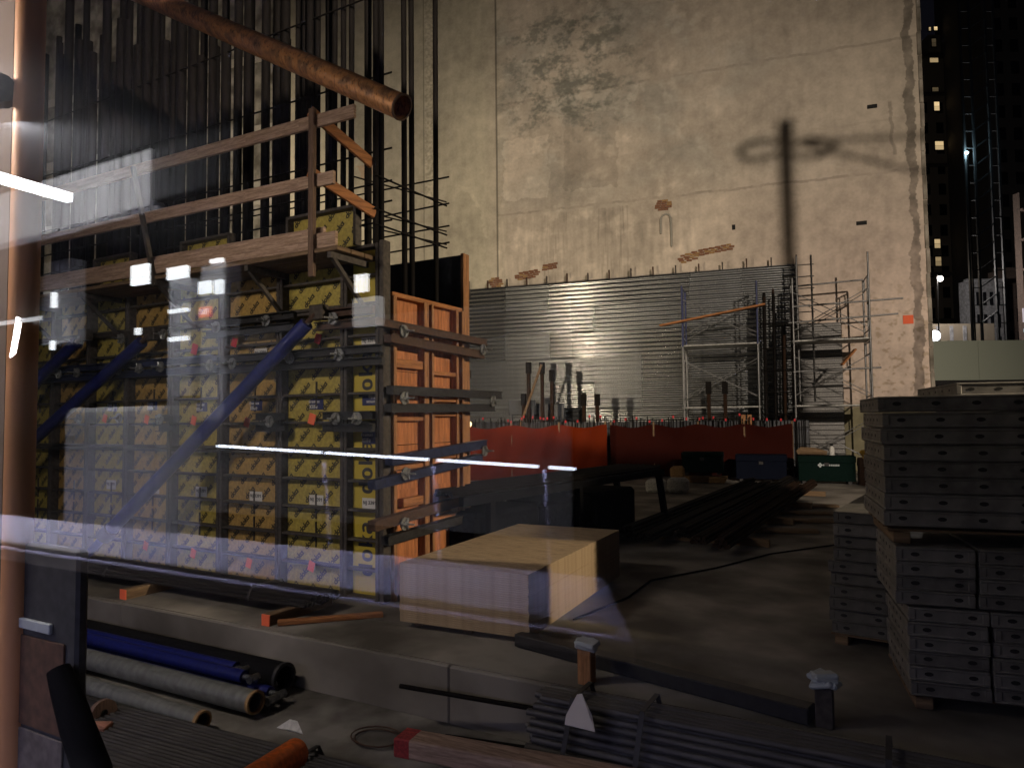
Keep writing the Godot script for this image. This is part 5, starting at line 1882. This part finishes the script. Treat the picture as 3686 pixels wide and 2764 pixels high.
	part("box", st0, glow("lamp_box", Color(1, 0.97, 0.92), 1.6), t)
	# the copper pole and the dark cabinet just outside the window
	t = thing("copper_pole", "blurred copper-orange upright pole at the left edge", "pole", Vector3(4.02, -0.4, 2.0))
	st0 = mb()
	tube(st0, [Vector3(4.02, -0.4, 2.0), Vector3(4.02, 4.8, 2.0)], 0.07, 20)
	part("tube", st0, mat("copper", Color(0.6, 0.29, 0.13), 0.5, 0.1), t)
	st0 = mb()
	box(st0, Vector3(4.3, 2.2, 2.06), Vector3(0.2, 5.2, 0.1), 0.01)
	part("backing_post", st0, mat("backing", Color(0.17, 0.13, 0.11), 0.85), t)
	st0 = mb()
	tube(st0, [Vector3(4.2, 3.62, 1.95), Vector3(4.06, 3.6, 1.88)], 0.075, 12)
	part("clamp", st0, mats.steel_frame, t)
	t = thing("control_cabinet", "dark grey control cabinet with a brown panel at the bottom left corner", "cabinet", Vector3(4.1, -0.4, 2.1))
	st0 = mb()
	box(st0, Vector3(4.06, 0.42, 2.03), Vector3(1.15, 1.62, 0.06), 0.015)
	part("body", st0, mat("cab_grey", Color(0.05, 0.05, 0.052), 0.6, 0.0, tex.grit, 1.0), t)
	st0 = mb()
	box(st0, Vector3(3.9, 0.55, 1.995), Vector3(0.66, 0.44, 0.012), 0.003)
	part("panel", st0, mat("cab_brown", Color(0.12, 0.06, 0.035), 0.8, 0.0, tex.grit, 1.0), t)
	st0 = mb()
	box(st0, Vector3(3.9, 0.12, 1.995), Vector3(0.66, 0.38, 0.012), 0.003)
	part("lower_panel", st0, mat("cab_light", Color(0.15, 0.125, 0.115), 0.8, 0.0, tex.grit, 1.0), t)
	st0 = mb()
	box(st0, Vector3(3.93, 0.83, 1.99), Vector3(0.5, 0.05, 0.02), 0.004)
	part("trim", st0, mats.tape, t)
	off = Vector3(3.4, 0.3, 2.0)
	st0 = mb()
	tube(st0, [Vector3(3.52, 0.68, 1.94), Vector3(3.46, 0.6, 1.94), Vector3(3.34, 0.45, 1.93), Vector3(3.21, 0.28, 1.93), Vector3(3.1, 0.05, 1.93), Vector3(3.02, -0.4, 1.93)], [0.05, 0.062, 0.07, 0.075, 0.075, 0.075], 12)
	solo("hose", st0, mats.black, "thick black hose bending down beside the dark grey cabinet", "hose")
	# a plain wall lamp on the facade, left of the view
	t = thing("facade_lamp", "wall lamp on the station facade left of the view, lighting the trench and forms", "lamp", Vector3(5.4, 4.2, 1.0))
	st0 = mb()
	box(st0, Vector3(5.4, 4.32, 0.95), Vector3(1.3, 0.1, 0.4), 0.01)
	part("housing", st0, mats.waler_dark, t)
	st0 = mb()
	box(st0, Vector3(5.4, 4.255, 1.0), Vector3(1.2, 0.02, 0.3))
	part("lamp_face", st0, glow("facade_face", Color(1, 0.86, 0.75), 2.0), t)
	area(t, Vector3(5.4, 4.24, 1.0), Vector2(1.2, 0.3), Color(1.0, 0.87, 0.76), FACADE, Vector3(-0.2, -0.75, 0.75))
